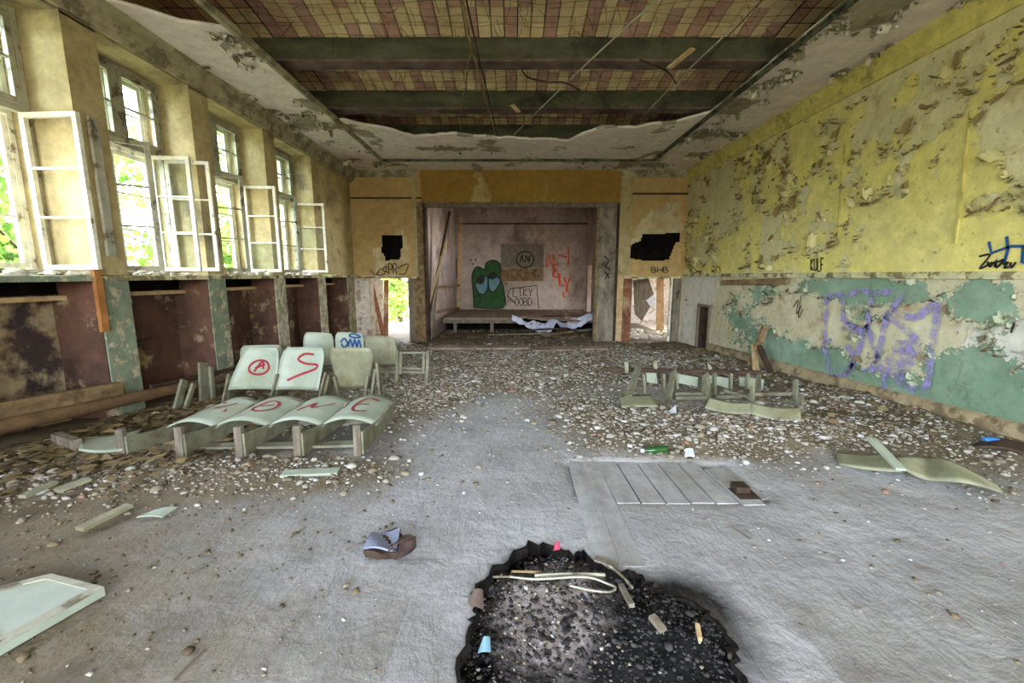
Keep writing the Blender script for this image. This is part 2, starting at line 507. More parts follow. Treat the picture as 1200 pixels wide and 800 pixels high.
def m_glass():
    m = M('dusty_pane_glass')
    t = m.n('ShaderNodeBsdfTransparent'); t.inputs[0].default_value = (0.92, 0.95, 0.94, 1)
    g = m.n('ShaderNodeBsdfGlossy'); g.inputs['Roughness'].default_value = 0.08
    d = m.n('ShaderNodeBsdfDiffuse'); d.inputs[0].default_value = srgb(210, 212, 200)
    lw = m.n('ShaderNodeLayerWeight'); lw.inputs[0].default_value = 0.5
    x = m.n('ShaderNodeMixShader'); m.link(m.math('MULTIPLY', m.math('POWER', lw.outputs['Facing'], 4.0), 0.45), x.inputs[0])
    m.t.links.new(t.outputs[0], x.inputs[1]); m.t.links.new(g.outputs[0], x.inputs[2])
    y = m.n('ShaderNodeMixShader')
    m.link(m.math('MULTIPLY', m.step(m.noise(5, 5, 0.6), 0.4, 0.8), 0.07), y.inputs[0])
    m.t.links.new(x.outputs[0], y.inputs[1]); m.t.links.new(d.outputs[0], y.inputs[2])
    m.t.links.new(y.outputs[0], m.o.inputs[0])
    return m.mat
MAT['glass'] = m_glass()

def m_leaf(name, ca, cb):
    m = M(name)
    c = m.mix(m.rnd_isl(), ca, cb)
    d = m.n('ShaderNodeBsdfDiffuse'); t = m.n('ShaderNodeBsdfTranslucent')
    m.link(c, d.inputs[0]); m.link(c, t.inputs[0])
    x = m.n('ShaderNodeMixShader'); x.inputs[0].default_value = 0.5
    m.t.links.new(d.outputs[0], x.inputs[1]); m.t.links.new(t.outputs[0], x.inputs[2])
    m.t.links.new(x.outputs[0], m.o.inputs[0])
    return m.mat
MAT['leaf_a'] = m_leaf('fresh_green_leaves', srgb(88, 124, 46), srgb(138, 164, 80))
MAT['leaf_b'] = m_leaf('mid_green_leaves', srgb(72, 104, 40), srgb(116, 144, 66))
MAT['bark'] = m_simple('tree_bark', srgb(96, 84, 66), srgb(66, 56, 44), 6, 0.9, 0.5, 20, stretch=(3, 3, 0.5))
MAT['lawn'] = m_simple('rough_grass', srgb(112, 112, 92), srgb(128, 126, 106), 1.5, 0.95, 0.5, 20)

def m_rubble(name, obj=False):
    m = M(name)
    r = m.rnd_obj() if obj else m.rnd_isl()
    c = m.ramp(r, [(0.0, srgb(158, 150, 138)), (0.22, srgb(130, 119, 101)), (0.4, srgb(178, 172, 163)), (0.55, srgb(142, 130, 110)),
                   (0.74, srgb(110, 98, 80)), (0.88, srgb(192, 189, 185)), (0.95, srgb(150, 108, 84)), (0.97, srgb(88, 78, 64))], 'CONSTANT')
    c = m.mix(m.math('MULTIPLY', m.step(m.noise(25, 5), 0.4, 0.7), 0.5), c, srgb(138, 130, 117))
    return m.done(c, 0.95, m.bump(m.noise(60, 4), 0.4, 0.01), 0, 0.1)
MAT['rubble'] = m_rubble('pale_rubble'); MAT['rubble_obj'] = m_rubble('pale_rubble_chunk', True)
def m_flake(name, ca, cb, back=None):
    m = M(name)
    c = m.mix(m.rnd_isl(), ca, cb)
    if back is not None: c = m.mix(m.n('ShaderNodeNewGeometry').outputs['Backfacing'], c, back)
    return m.done(c, 0.85, None, 0, 0.15)
MAT['flake_y'] = m_flake('yellow_paint_flakes', srgb(204, 194, 130), srgb(190, 180, 132), srgb(130, 110, 70))
MAT['flake_g'] = m_flake('green_paint_flakes', srgb(120, 150, 124), srgb(186, 178, 150), srgb(110, 88, 62))
MAT['flake_w'] = m_flake('white_paint_flakes', srgb(204, 196, 182), srgb(182, 174, 150), srgb(112, 104, 74))
MAT['litter'] = m_flake('dead_leaf_litter', srgb(138, 120, 84), srgb(86, 72, 50))
MAT['soil'] = m_flake('soil_crumbs', srgb(120, 104, 78), srgb(78, 66, 48))
MAT['char'] = m_flake('charcoal_bits', srgb(34, 32, 32), srgb(72, 68, 66))

def m_brick(name, ca, cb):
    m = M(name)
    c = m.mix(m.step(m.noise(3.0, 3), 0.3, 0.7), ca, cb)
    c = m.mix(m.math('MULTIPLY', m.step(m.noise(1.1, 6, 0.7, 0.5), 0.54, 0.72), 0.6), c, srgb(96, 82, 66))
    return m.done(c, 0.95, m.bump(m.noise(50, 4), 0.5, 0.01), 0, 0.05)
MAT['brick_red'] = m_brick('red_ceiling_brick', srgb(208, 166, 146), srgb(182, 140, 120))
MAT['brick_yel'] = m_brick('yellow_ceiling_brick', srgb(234, 214, 166), srgb(216, 186, 140))

def m_floor():
    m = M('dusty_floor')
    dust = m.mix(m.step(m.noise(0.9, 6, 0.6), 0.35, 0.65), srgb(182, 181, 182), srgb(156, 152, 148))
    soil = m.mix(m.step(m.noise(2.5, 6, 0.65), 0.3, 0.7), srgb(136, 124, 101), srgb(104, 92, 70))
    a = m.math('ADD', m.attr('dirt'), m.math('MULTIPLY', m.math('SUBTRACT', m.noise(3, 8, 0.7), 0.5), 0.7))  # attribute holds real dirt plus the vignette painted near the camera
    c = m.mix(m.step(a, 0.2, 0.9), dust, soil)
    fine = m.noise(24, 8, 0.7)
    c = m.mix(m.math('MULTIPLY', m.step(fine, 0.5, 0.75), 0.35), c, srgb(112, 104, 92))
    c = m.mix(m.math('MULTIPLY', m.step(m.noise(9, 7, 0.7, 1.2), 0.55, 0.72), 0.25), c, srgb(178, 177, 176))
    s = m.math('ADD', m.attr('char'), m.math('MULTIPLY', m.math('SUBTRACT', m.noise(9, 8, 0.7), 0.5), 0.5))
    c = m.mix(m.step(s, 0.25, 0.95), c, srgb(24, 23, 23))
    scuff = m.noise(3.5, 7, 0.7, 0.8, vec=m.scaled((2.4, 0.7, 1.0)))
    c = m.mix(m.math('MULTIPLY', m.step(scuff, 0.52, 0.7), 0.35), c, srgb(118, 110, 98))
    c = m.mix(m.math('MULTIPLY', m.step(m.noise(60, 5, 0.7), 0.56, 0.68), 0.4), c, srgb(96, 88, 76))
    c = mottle(m, c, 2.2, 0.78, 1.1)
    h = m.math('ADD', m.math('MULTIPLY', m.noise(5, 9, 0.6, 0.3), 1.0), m.math('MULTIPLY', fine, 0.28))
    h = m.math('ADD', h, m.math('MULTIPLY', scuff, 0.5))
    return m.done(c, 0.85, m.bump(h, 0.8, 0.03), 0, 0.2)
MAT['floor'] = m_floor()
MAT['plank'] = m_simple('dusty_floor_plank', srgb(178, 177, 176), srgb(152, 148, 142), 3, 0.85, 0.35, 30, stretch=(2, 0.4, 2))
def m_pit():
    m = M('ash_and_charcoal')
    c = m.mix(m.step(m.noise(14, 6, 0.7), 0.35, 0.65), srgb(44, 42, 42), srgb(20, 19, 19))
    a = m.math('ADD', m.attr('ash'), m.math('MULTIPLY', m.math('SUBTRACT', m.noise(8, 8, 0.7), 0.5), 0.9))
    c = m.mix(m.step(a, 0.35, 0.75), c, m.mix(m.step(m.noise(20, 5), 0.4, 0.6), srgb(168, 156, 152), srgb(128, 116, 110)))
    return m.done(c, 0.95, m.bump(m.noise(45, 6, 0.7), 0.8, 0.02), 0, 0.1)
MAT['pit'] = m_pit()
MAT['burnt'] = m_simple('burnt_board_edge', srgb(40, 34, 30), srgb(16, 14, 13), 9, 0.95, 0.6, 40, spec=0.1)
MAT['stage_board'] = m_simple('stage_board_wood', srgb(170, 150, 130), srgb(130, 112, 96), 4, 0.85, 0.3, 30)
MAT['plaster_pale'] = m_chip('pale_peeled_plaster', srgb(176, 150, 128), srgb(140, 110, 90), srgb(222, 212, 198), srgb(204, 190, 172), 4, 0.40, 0.46)

# ------------------------------------------------------------------ outside ground, sky light portals
g = MB(); g.box((-60, -30, -0.95), (60, 70, -0.9))
tag(g.build('ground_outside', MAT['lawn'], origin=(0, 0, -0.9)), 'grassy ground outside the windows', kind='structure')

# ------------------------------------------------------------------ floor with heaps and burnt hole
HEAPS = []   # x, y, rx, ry, height, rubble density
def heap(px, py, rx, ry, h, d):
    p = at_f(px, py); HEAPS.append((p.x, p.y, rx, ry, h, d))
heap(820, 522, 1.1, 0.42, 0.05, 1.0)
heap(800, 500, 1.2, 0.55, 0.06, 1.0)
heap(940, 505, 1.0, 0.45, 0.05, 0.8)
heap(980, 470, 1.2, 0.8, 0.06, 0.6)
heap(690, 480, 0.7, 0.7, 0.03, 0.55)
heap(270, 556, 1.15, 0.26, 0.03, 1.0)
heap(110, 560, 0.75, 0.38, 0.04, 0.9)
heap(60, 520, 0.7, 0.8, 0.08, 0.5)
heap(500, 470, 0.5, 0.9, 0.04, 0.7)
heap(330, 480, 1.4, 0.8, 0.02, 0.5)
heap(600, 440, 2.2, 1.2, 0.03, 0.75)
heap(800, 425, 1.5, 1.4, 0.04, 0.6)
heap(600, 415, 3.5, 1.2, 0.02, 0.55)
heap(1120, 545, 0.7, 0.5, 0.02, 0.35)
heap(1130, 500, 0.4, 1.0, 0.04, 0.35)

PIT_PX = [(548, 735), (556, 716), (552, 690), (575, 668), (600, 652), (622, 636), (655, 640), (672, 650), (684, 645), (704, 662), (724, 672), (738, 668),
          (752, 678), (772, 690), (800, 700), (826, 716), (848, 738), (860, 764), (872, 800), (880, 850), (760, 930), (620, 915), (556, 850), (540, 780)]
PIT = [at_f(x, y) for x, y in PIT_PX]
PC = Vector((sum(p.x for p in PIT) / len(PIT), sum(p.y for p in PIT) / len(PIT), 0))

def heap_h(x, y):
    s = 0
    for (cx, cy, rx, ry, h, d) in HEAPS: s = s + h * blob(x, y, cx, cy, rx, ry)
    return s * (0.6 + 0.8 * fbm(np.asarray(x) * 2, np.asarray(y) * 2, 5, 3))

def density(x, y):
    s = 0
    for (cx, cy, rx, ry, h, d) in HEAPS: s = s + d * blob(x, y, cx, cy, rx, ry)
    n = fbm(np.asarray(x) * 1.6, np.asarray(y) * 1.6, 31, 3)
    clear = blob(x, y, -0.1, 3.6, 0.75, 1.3)
    s = s * (0.35 + 1.1 * n) * (1 - 0.9 * clear)
    pl = (np.asarray(y) < 3.2) & (np.asarray(x) > 0.2) & (np.asarray(x) < 1.9)
    return np.where(pl, s * 0.25, s)

PLK = (0.40, 1.72, 2.53, 3.22)   # where bare planks show: x0 x1 y0 y1
def floor_h(x, y):
    x = np.asarray(x, float); y = np.asarray(y, float)
    base = np.where(y < YF, 0.04 * (YF - y), 0.0)
    b = (fbm(x * 3, y * 3, 3, 4) - 0.5) * 0.018 + (fbm(x * 14, y * 14, 9, 2) - 0.5) * 0.006
    h = heap_h(x, y) + b
    w = np.minimum(np.minimum((x - PLK[0]) / 0.08, (PLK[1] - x) / 0.08), np.minimum((y - PLK[2]) / 0.08, (PLK[3] - y) / 0.08))
    w = np.clip(w, 0, 1)
    h = h * (1 - w) - 0.035 * w
    x0, x1, y0, y1 = PATCH
    e = np.maximum(np.maximum(x0 - x, x - x1), np.maximum(y0 - y, y - y1))
    return base + h * np.clip(e / 0.3, 0, 1)

PATCH = (-0.45, 1.15, 0.4, 2.35)
gx = grid_coords(-4.75, XR + 0.15, 0.045, PATCH[:2]); gy = grid_coords(YB, 16.4, 0.045, PATCH[2:])
def A_dirt_vignette(x, y):
    d = np.clip(density(x, y) * 1.7, 0, 1) + 0.75 * np.clip((np.asarray(y) - 5.2) / 3, 0, 1) + 0.85 * np.clip((-0.5 - np.asarray(x)) / 2.0, 0, 1) + 0.5 * np.clip((2.4 - np.asarray(y)) / 1.2, 0, 1)  # last term is a painted vignette darkening the floor nearest the camera
    d = d + 0.5 * np.clip((np.asarray(x) - 2.6) / 1.6, 0, 1)
    return np.clip(d, 0, 1.3)
def A_char(x, y):
    return 1.0 * blob(x, y, 0.68, 1.70, 0.25, 0.19) + 0.7 * blob(x, y, 0.86, 1.45, 0.14, 0.3)
U, W = np.meshgrid(gx, gy)
V = np.stack([U, W, floor_h(U, W)], -1).reshape(-1, 3)
nu = len(gx)
ii, jj = np.meshgrid(np.arange(nu - 1), np.arange(len(gy) - 1))
aa = (jj * nu + ii).ravel()
cx = ((gx[:-1] + gx[1:]) / 2)[ii].ravel(); cy = ((gy[:-1] + gy[1:]) / 2)[jj].ravel()
keep = ~((cx > PATCH[0]) & (cx < PATCH[1]) & (cy > PATCH[2]) & (cy < PATCH[3]))
FQ = np.stack([aa, aa + 1, aa + nu + 1, aa + nu], 1)[keep]
floor = np_obj('floor', np_mesh('floor', V, FQ, MAT['floor'], True, {'dirt': A_dirt_vignette(U, W), 'char': A_char(U, W)}), kind='structure')
tag(floor, 'dust covered boarded floor sloping down to the stage')
# patch round the burnt hole: rings between the hole's edge and the square gap in the grid
ring = []
for i in range(len(PIT)):
    a, b = PIT[i], PIT[(i + 1) % len(PIT)]
    for k in range(4):
        p = a.lerp(b, k / 4)
        d = Vector((p.x - PC.x, p.y - PC.y, 0)); d.normalize()
        p = p + d * random.uniform(-0.03, 0.02)
        ring.append((p, d))
NR, NS = len(ring), 12
PV, PA = [], []
for (p, d) in ring:
    ts = []
    if abs(d.x) > 1e-6: ts += [(PATCH[0] - PC.x) / d.x, (PATCH[1] - PC.x) / d.x]
    if abs(d.y) > 1e-6: ts += [(PATCH[2] - PC.y) / d.y, (PATCH[3] - PC.y) / d.y]
    t = min(x for x in ts if x > 0)
    q = Vector((PC.x, PC.y, 0)) + d * (t + 0.02)
    for s in range(NS + 1):
        w = Vector((p.x, p.y, 0)).lerp(Vector((q.x, q.y, 0)), s / NS)
        PV.append((w.x, w.y, fz(w.y) - (0.002 if s == NS else 0)))
        PA.append(max(float(A_char(w.x, w.y)), 0.8 - s * 0.5))
PF = []
for i in range(NR):
    for s in range(NS):
        a, b = i * (NS + 1) + s, ((i + 1) % NR) * (NS + 1) + s
        PF.append((a, a + 1, b + 1, b))
PVa = np.array(PV)
np_obj('floor_sheet', np_mesh('floor_sheet', PVa, PF, MAT['floor'], True, {'dirt': A_dirt_vignette(PVa[:, 0], PVa[:, 1]) * 0.4, 'char': PA}), floor)
# burnt edge: wall of the hole with a curled lip, and the ash bed below
m = MB(); vs, fs = [], []
for i, (p, d) in enumerate(ring):
    up = 0.002 + 0.006 * random.random()
    vs += [Vector((p.x, p.y, fz(p.y) + .001)) + d * 0.012, Vector((p.x, p.y, fz(p.y) + up)) - d * 0.004, Vector((p.x, p.y, fz(p.y) - 0.02)) - d * random.uniform(-.01, 0.02),
           Vector((p.x, p.y, fz(p.y) - 0.09)) + d * 0.02]
for i in range(NR):
    for k in range(3):
        a, b = i * 4 + k, ((i + 1) % NR) * 4 + k
        fs.append((a, b, b + 1, a + 1))
m.add(vs, fs); m.build('burnt_edge', MAT['burnt'], floor)
n = 70
px_ = np.linspace(PATCH[0], PATCH[1], n); py_ = np.linspace(PATCH[2], PATCH[3], n)
U, W = np.meshgrid(px_, py_)
Zp = 0.04 * (YF - W) - 0.085 + 0.075 * blob(U, W, PC.x - 0.02, PC.y + 0.05, 0.42, 0.42) + 0.07 * blob(U, W, 0.70, 1.45, 0.25, 0.35) + 0.05 * (fbm(U * 9, W * 9, 4, 4) - 0.5)
a = (np.meshgrid(np.arange(n - 1), np.arange(n - 1))[1] * n + np.meshgrid(np.arange(n - 1), np.arange(n - 1))[0]).ravel()
np_obj('ash_bed', np_mesh('ash_bed', np.stack([U, W, Zp], -1).reshape(-1, 3), np.stack([a, a + 1, a + n + 1, a + n], 1), MAT['pit'], True, {'ash': 0.95 * blob(U, W, PC.x - 0.15, 1.75, 0.30, 0.26) + 0.6 * blob(U, W, PC.x - 0.2, 1.5, 0.25, 0.25)}), floor)
def pit_h(x, y):
    return 0.04 * (YF - y) - 0.085 + 0.075 * float(blob(x, y, PC.x - 0.02, PC.y + 0.05, 0.42, 0.42)) + 0.07 * float(blob(x, y, 0.70, 1.45, 0.25, 0.35)) + 0.05 * (float(fbm(x * 9, y * 9, 4, 4)) - 0.5)

# bare floor planks
def plank(x0, x1, y0, y1, dz=0.004, skew=0.0, name='floor_plank', mat='plank'):
    m = MB()
    a = [(x0, y0), (x1, y0), (x1 + skew, y1), (x0 + skew, y1)]
    m.prism([(x, y, fz(y) - 0.022 + dz) for x, y in a], (0, 0, 0.022))
    return m.build(name, MAT[mat], floor)
xs = [0.665, 0.825, 0.985, 1.145, 1.30, 1.455]
for i in range(len(xs) - 1):
    plank(xs[i] + 0.006, xs[i + 1] - 0.006, 2.535 + random.uniform(-.004, .004), 3.25 + random.uniform(-0.05, 0.15), 0.001 + random.uniform(0, 0.004), 0.0)
plank(1.461, 1.60, 2.50, 3.05, 0.010, 0.0)
plank(0.412, 0.535, 1.93, 3.9, 0.003, 0.06)
plank(0.545, 0.655, 1.90, 3.3, 0.004, 0.02)
plank(1.62, 1.74, 2.62, 3.3, -0.012)

# ------------------------------------------------------------------ right wall
def A_ru(y, z):
    n = 0.5 * fbm(y * 1.3, z * 1.3, 21, 4) + 0.5 * fbm(y * 4.2, z * 3.6, 23, 4)
    low = np.clip((2.75 - z) / 0.7, 0, 1) * 0.16
    near = 0.05 * np.clip((6 - y) / 3, 0, 1)
    return n + low * 0.8 - 0.035 + near * 0.4 - 0.04 * np.clip((y - 6) / 4, 0, 1) + 0.08 * blob(y, z, 5.0, 2.55, 0.7, 0.5)
def ru_relief(y, z): return (fbm(y * 2, z * 2, 8, 3) - 0.5) * 0.012
ZD = 1.8
wr = wall_grid('wall_right', 'x', XR, grid_coords(YB, YF, 0.035), grid_coords(ZD, ZC, 0.035), MAT['right_upper'], attrs={'paint': A_ru}, relief=ru_relief, kind='structure', flip=True)
tag(wr, 'long wall with flaking yellow paint above and green below')
GREEN = [((1135, 442), 0.42, 0.30, 0.55), ((1143, 349), 0.3, 0.20, 0.5), ((930, 418), 1.5, 0.28, 0.42), ((990, 338), 1.0, 0.14, 0.42), ((860, 375), 0.8, 0.2, 0.22),
         ((1070, 345), 0.3, 0.12, 0.3), ((1030, 452), 0.7, 0.10, 0.36), ((900, 345), 0.9, 0.2, 0.2), ((1100, 480), 0.7, 0.12, 0.35), ((1185, 480), 0.3, 0.2, 0.35)]
GB = [(at_x(c[0], c[1], XR), ry, rz, a) for c, ry, rz, a in GREEN]
def A_green(y, z):
    s = -0.06 + 0.46 * fbm(y * 1.5, z * 1.8, 41, 4) + 0.34 * fbm(y * 5, z * 5, 43, 3)
    for p, ry, rz, a in GB: s = s + a * blob(y, z, p.y, p.z, ry, rz)
    return s - 0.3 * np.clip((z - 1.76) / 0.04, 0, 1) * 0
WH = at_x(1190, 430, XR)
def A_white(y, z): return 0.25 + 0.25 * fbm(y * 2, z * 2, 51, 3) + 0.5 * blob(y, z, WH.y - 0.2, WH.z, 0.6, 0.5) + 0.3 * np.clip((y - 9.2) / 1.5, 0, 1)
n0, n1 = at_x(818, 380, XR).y, at_x(831, 380, XR).y
ntop = at_x(824, 358, XR).z
wall_grid('lower_wall', 'x', XR + 0.012, grid_coords(YB, YF, 0.035, (n0, n1)), grid_coords(-0.05, ZD, 0.035, (ntop,)), MAT['right_lower'],
          holes=[(n1, n0, -0.1, ntop)], attrs={'paint': A_green, 'white': A_white}, relief=ru_relief, parent=wr, flip=True)
m = MB(); m.box((XR + 0.5, n1 - .1, -0.05), (XR + 0.52, n0 + .1, ntop + .1)); m.box((XR + 0.012, n1 - 0.03, -0.05), (XR + 0.5, n1, ntop)); m.box((XR + 0.012, n0, -0.05), (XR + 0.5, n0 + 0.03, ntop)); m.box((XR + .012, n1, ntop), (XR + 0.5, n0, ntop + 0.03))
m.build('low_hatch_recess', MAT['wood_dark'], wr)
m = MB(); m.bar((XR - 0.01, n1, 0), (XR - 0.01, n1, ntop + 0.03), 0.05, 0.05); m.bar((XR - 0.01, n0, 0), (XR - 0.01, n0, ntop + 0.03), 0.05, 0.05); m.bar((XR - 0.01, n1, ntop), (XR - 0.01, n0, ntop), 0.05, 0.05)
m.build('hatch_frame', MAT['wood_grey'], wr)
m = MB(); m.box((XR + 0.03, YB, -0.3), (XR + 0.3, YF, ZC + 0.8)); 
# structural body behind the plaster
m2 = MB(); m2.box((XR + 0.6, YB - .3, -0.9), (XR + 0.8, YF + 0.3, ZC + 1.0)); m2.build('masonry', MAT['soot'], wr)
for pts in ([(1137, 130), (1130, 190), (1126, 240), (1119, 285)], [(990, 170), (985, 225), (982, 280)]):
    m = MB(); q = [at_x(x, y, XR - .008) for x, y in pts]
    for i in range(len(q) - 1): m.bar(q[i], q[i + 1], .022, .022, (0, 1, 0))
    m.build('plaster_seam', MAT['cornice_yellow'], wr)
# dado rail, baseboard, cornice
def extr(profile, p0, p1, axis):
    """profile: list of (offset from wall into room, z)"""
    pass
m = MB()
yy = YB
pieces = []
while yy < YF - 0.01:
    L = random.uniform(1.2, 2.2); y1 = min(YF, yy + L)
    if not (8.6 < yy < 9.2): pieces.append((yy + 0.004, y1))
    yy = y1
dr = empty('trim_1', (XR, 5, ZD), 'pale broken dado rail along the yellow and green wall', kind='structure')
for a, b in pieces:
    MB().prism([(XR + 0.02, a, ZD - 0.045), (XR - 0.022, a, ZD - 0.04), (XR - 0.03, a, ZD + 0.0), (XR - 0.018, a, ZD + 0.03), (XR + 0.02, a, ZD + 0.035)], (0, b - a, 0)).build('rail_piece', MAT['trim'], dr)
p0, p1 = at_x(845, 331, XR - 0.05), at_x(922, 329, XR - 0.05)
MB().bar((XR - 0.04, p1.y, p1.z), (XR - 0.04, p0.y, p0.z), 0.05, 0.10).build('hanging_rail_piece', MAT['wood'], dr)
bb = empty('baseboard_right', (XR, 5, 0.2), 'dusty beige plaster skirting under the green wall', kind='structure')
for k in range(8):
    a, b = YB + k * 2.0, min(YF, YB + k * 2.0 + 1.99)
    if a > n1 - 2 and b > n1: b = n1 - 0.03
    if a >= b: continue
    MB().add([(XR + .02, a, fz(a) - .05), (XR - .035, a, fz(a) - .05), (XR - .035, a, fz(a) + .15), (XR + .02, a, fz(a) + .18),
              (XR + .02, b, fz(b) - .05), (XR - .035, b, fz(b) - .05), (XR - .035, b, fz(b) + .15), (XR + .02, b, fz(b) + .18)],
             [(0, 1, 2, 3), (7, 6, 5, 4), (0, 4, 5, 1), (1, 5, 6, 2), (2, 6, 7, 3), (3, 7, 4, 0)]).build('skirting_piece', MAT['skirting'], bb)
cr = MB(); cr.prism([(XR + .02, YB, ZC - .26), (XR - .03, YB, ZC - .26), (XR - .035, YB, ZC - .2), (XR - .055, YB, ZC - .18), (XR - .06, YB, ZC - .08), (XR - .11, YB, ZC - .03), (XR - .12, YB, ZC + .02), (XR + .02, YB, ZC + .02)], (0, YF - YB, 0))
tag(cr.build('trim_2', MAT['cornice_yellow']), 'yellow moulded cornice above the flaking yellow wall', kind='structure')

# ------------------------------------------------------------------ ceiling: plaster margin, brick vaults, beams
TX0, TX1, TY1 = -3.02, 3.3, 10.4     # rectangle of the ceiling moulding
def jag(t, seed, amp, sc=3.0):
    return (float(fbm(t * sc, seed * 3.7, seed, 4)) - 0.5) * 2 * amp
def A_ceil(x, y):
    n = fbm(np.asarray(x) * 2.2, np.asarray(y) * 2.2, 61, 5)
    return n + 0.14 - 0.10 * np.clip((5.5 - np.asarray(y)) / 3, 0, 1) - 0.12 * blob(x, 0, 3.6, 0, 0.5, 1)
def strip(name, fn, na, nb, parent=None, kind=None):
    """plaster strip given by fn(s,t)->(x,y), with thickness"""
    U, W = np.meshgrid(np.linspace(0, 1, na), np.linspace(0, 1, nb))
    X = np.zeros(U.shape); Y = np.zeros(U.shape)
    for j in range(nb):
        for i in range(na):
            X[j, i], Y[j, i] = fn(U[j, i], W[j, i])
    Z = ZC + (fbm(X * 1.5, Y * 1.5, 77, 3) - 0.5) * 0.02
    k = na * nb
    V = np.concatenate([np.stack([X, Y, Z], -1).reshape(-1, 3), np.stack([X, Y, Z + 0.035], -1).reshape(-1, 3)])
    i, j = np.meshgrid(np.arange(na - 1), np.arange(nb - 1)); a = (j * na + i).ravel()
    F = [np.stack([a, a + na, a + na + 1, a + 1], 1), np.stack([a + k, a + 1 + k, a + na + 1 + k, a + na + k], 1)]
    e = np.arange(na - 1); F.append(np.stack([e, e + 1, e + 1 + k, e + k], 1)); e = e + (nb - 1) * na; F.append(np.stack([e, e + k, e + 1 + k, e + 1], 1))
    e = np.arange(nb - 1) * na; F.append(np.stack([e, e + k, e + na + k, e + na], 1)); e = e + na - 1; F.append(np.stack([e, e + na, e + na + k, e + k], 1))
    at = A_ceil(X, Y).ravel()
    return np_obj(name, np_mesh(name, V, np.concatenate(F), MAT['ceiling'], False, {'paint': np.concatenate([at, at])}), parent, kind)
# far strip: from the broken edge to the far wall
EDGE = [(-2.95, at_z(384, 140, ZC).y), (-2.3, 8.35), (-1.9, 8.75), (-1.2, 8.55), (-0.6, 8.75), (0.2, 8.9), (0.9, 9.0), (1.15, 9.05), (1.35, 8.6), (1.6, 8.25), (2.3, 8.2), (2.9, 7.9), (3.25, 7.55)]
def edge_y(x):
    xs_, ys_ = zip(*EDGE)
    return float(np.interp(x, xs_, ys_)) + jag(x, 3, 0.10, 4)
ceil = strip('ceiling', lambda s, t: ((TX0 + .02) + (TX1 - TX0 - .04) * s, edge_y(TX0 + (TX1 - TX0) * s) * (1 - t) + YF * t), 130, 50, kind='structure')
tag(ceil, 'broken plaster ceiling opened up to brick vaults and beams')
HL = at_z(212, 26, ZC).y
def left_in(y):     # inner edge of the left plaster margin; torn open near the viewer
    return float(np.interp(y, (YB, 4.0, 4.6, 4.8, 4.98, 5.1, 5.2), (-3.98, -3.98, -3.93, -3.7, -3.5, -3.1, TX0 + .02))) + (jag(y, 9, 0.06, 4) if y < 5.1 else 0)
strip('plaster_margin', lambda s, t: ((-4.45) * (1 - s) + left_in(YB + (YF - YB) * t) * s, YB + (YF - YB) * t), 24, 300, ceil)
strip('plaster_margin', lambda s, t: ((TX1 - .03 + jag(YB + (YF - YB) * t, 12, 0.05, 5) * (1 if YB + (YF - YB) * t < 7.5 else 0)) * (1 - s) + (XR + .05) * s, YB + (YF - YB) * t), 24, 300, ceil)
# moulding rectangle
def mould(name, p0, p1, label, w=0.075, mat='moulding'):
    m = MB(); m.bar(p0, p1, w, 0.03); m.bar(Vector(p0) + Vector((0, 0, -.025)), Vector(p1) + Vector((0, 0, -.025)), w * 0.45, 0.03)
    tag(m.build(name, MAT[mat], origin=p0), label, kind='structure')
mould('trim_3', (TX0, TY1, ZC - .01), (TX1, TY1, ZC - .01), 'thin ceiling moulding parallel to the stage wall')
mould('trim_4', (TX0, YB, ZC - .01), (TX0, TY1, ZC - .01), 'thin ceiling moulding along the window side of the hole', 0.11, 'cornice')
mould('trim_5', (TX1, YB, ZC - .01), (TX1, TY1, ZC - .01), 'thin ceiling moulding along the yellow wall side of the hole')
# beams
BY = [-0.4, 1.2, 2.8, 4.4, 6.0, 7.6, 9.2, 10.8]
ZB = ZC + 0.10
for y in BY:
    m = MB()
    m.box((-4.6, y + .03, ZB + .02), (4.6, y + 0.20, ZB + 0.40))
    nb = 60
    b = m.build('beam', MAT['beam'], ceil)
    m = MB()
    m.sheet(lambda u, v, y=y: (-4.6 + 9.2 * u, y + 0.23 * v + (jag(u * 9 + y, 5, 0.03, 2) if v in (0, 1) else 0), ZB + jag(u * 9, 6, 0.012, 2)), 90, 3, 0.03)
    m.build('flange_plaster', MAT['beam_low'], b)
# brick vault
def vault_z(y):
    k = (y - BY[0]) / 1.6; s = k - math.floor(k)
    return ZB + 0.27 + 0.10 * math.sin(math.pi * min(1, max(0, (s - 0.08) / 0.92)))
bw, bl = 0.165, 0.235
bm_r, bm_y = [], []
def brick_mesh(mat):
    m = MB()
    w, l, h, c = bw / 2 - .006, bl / 2 - .006, 0.05, 0.008
    m.add([(-w, -l, h), (w, -l, h), (w, l, h), (-w, l, h), (-w, -l, c), (w, -l, c), (w, l, c), (-w, l, c), (-w + c, -l + c, 0), (w - c, -l + c, 0), (w - c, l - c, 0), (-w + c, l - c, 0)],
          [(8, 11, 10, 9), (0, 1, 5, 4), (1, 2, 6, 5), (2, 3, 7, 6), (3, 0, 4, 7), (4, 5, 9, 8), (5, 6, 10, 9), (6, 7, 11, 10), (7, 4, 8, 11)])
    return m.mesh('ceiling_brick', mat)
BRK = {'r': brick_mesh(MAT['brick_red']), 'y': brick_mesh(MAT['brick_yel'])}
cand = []
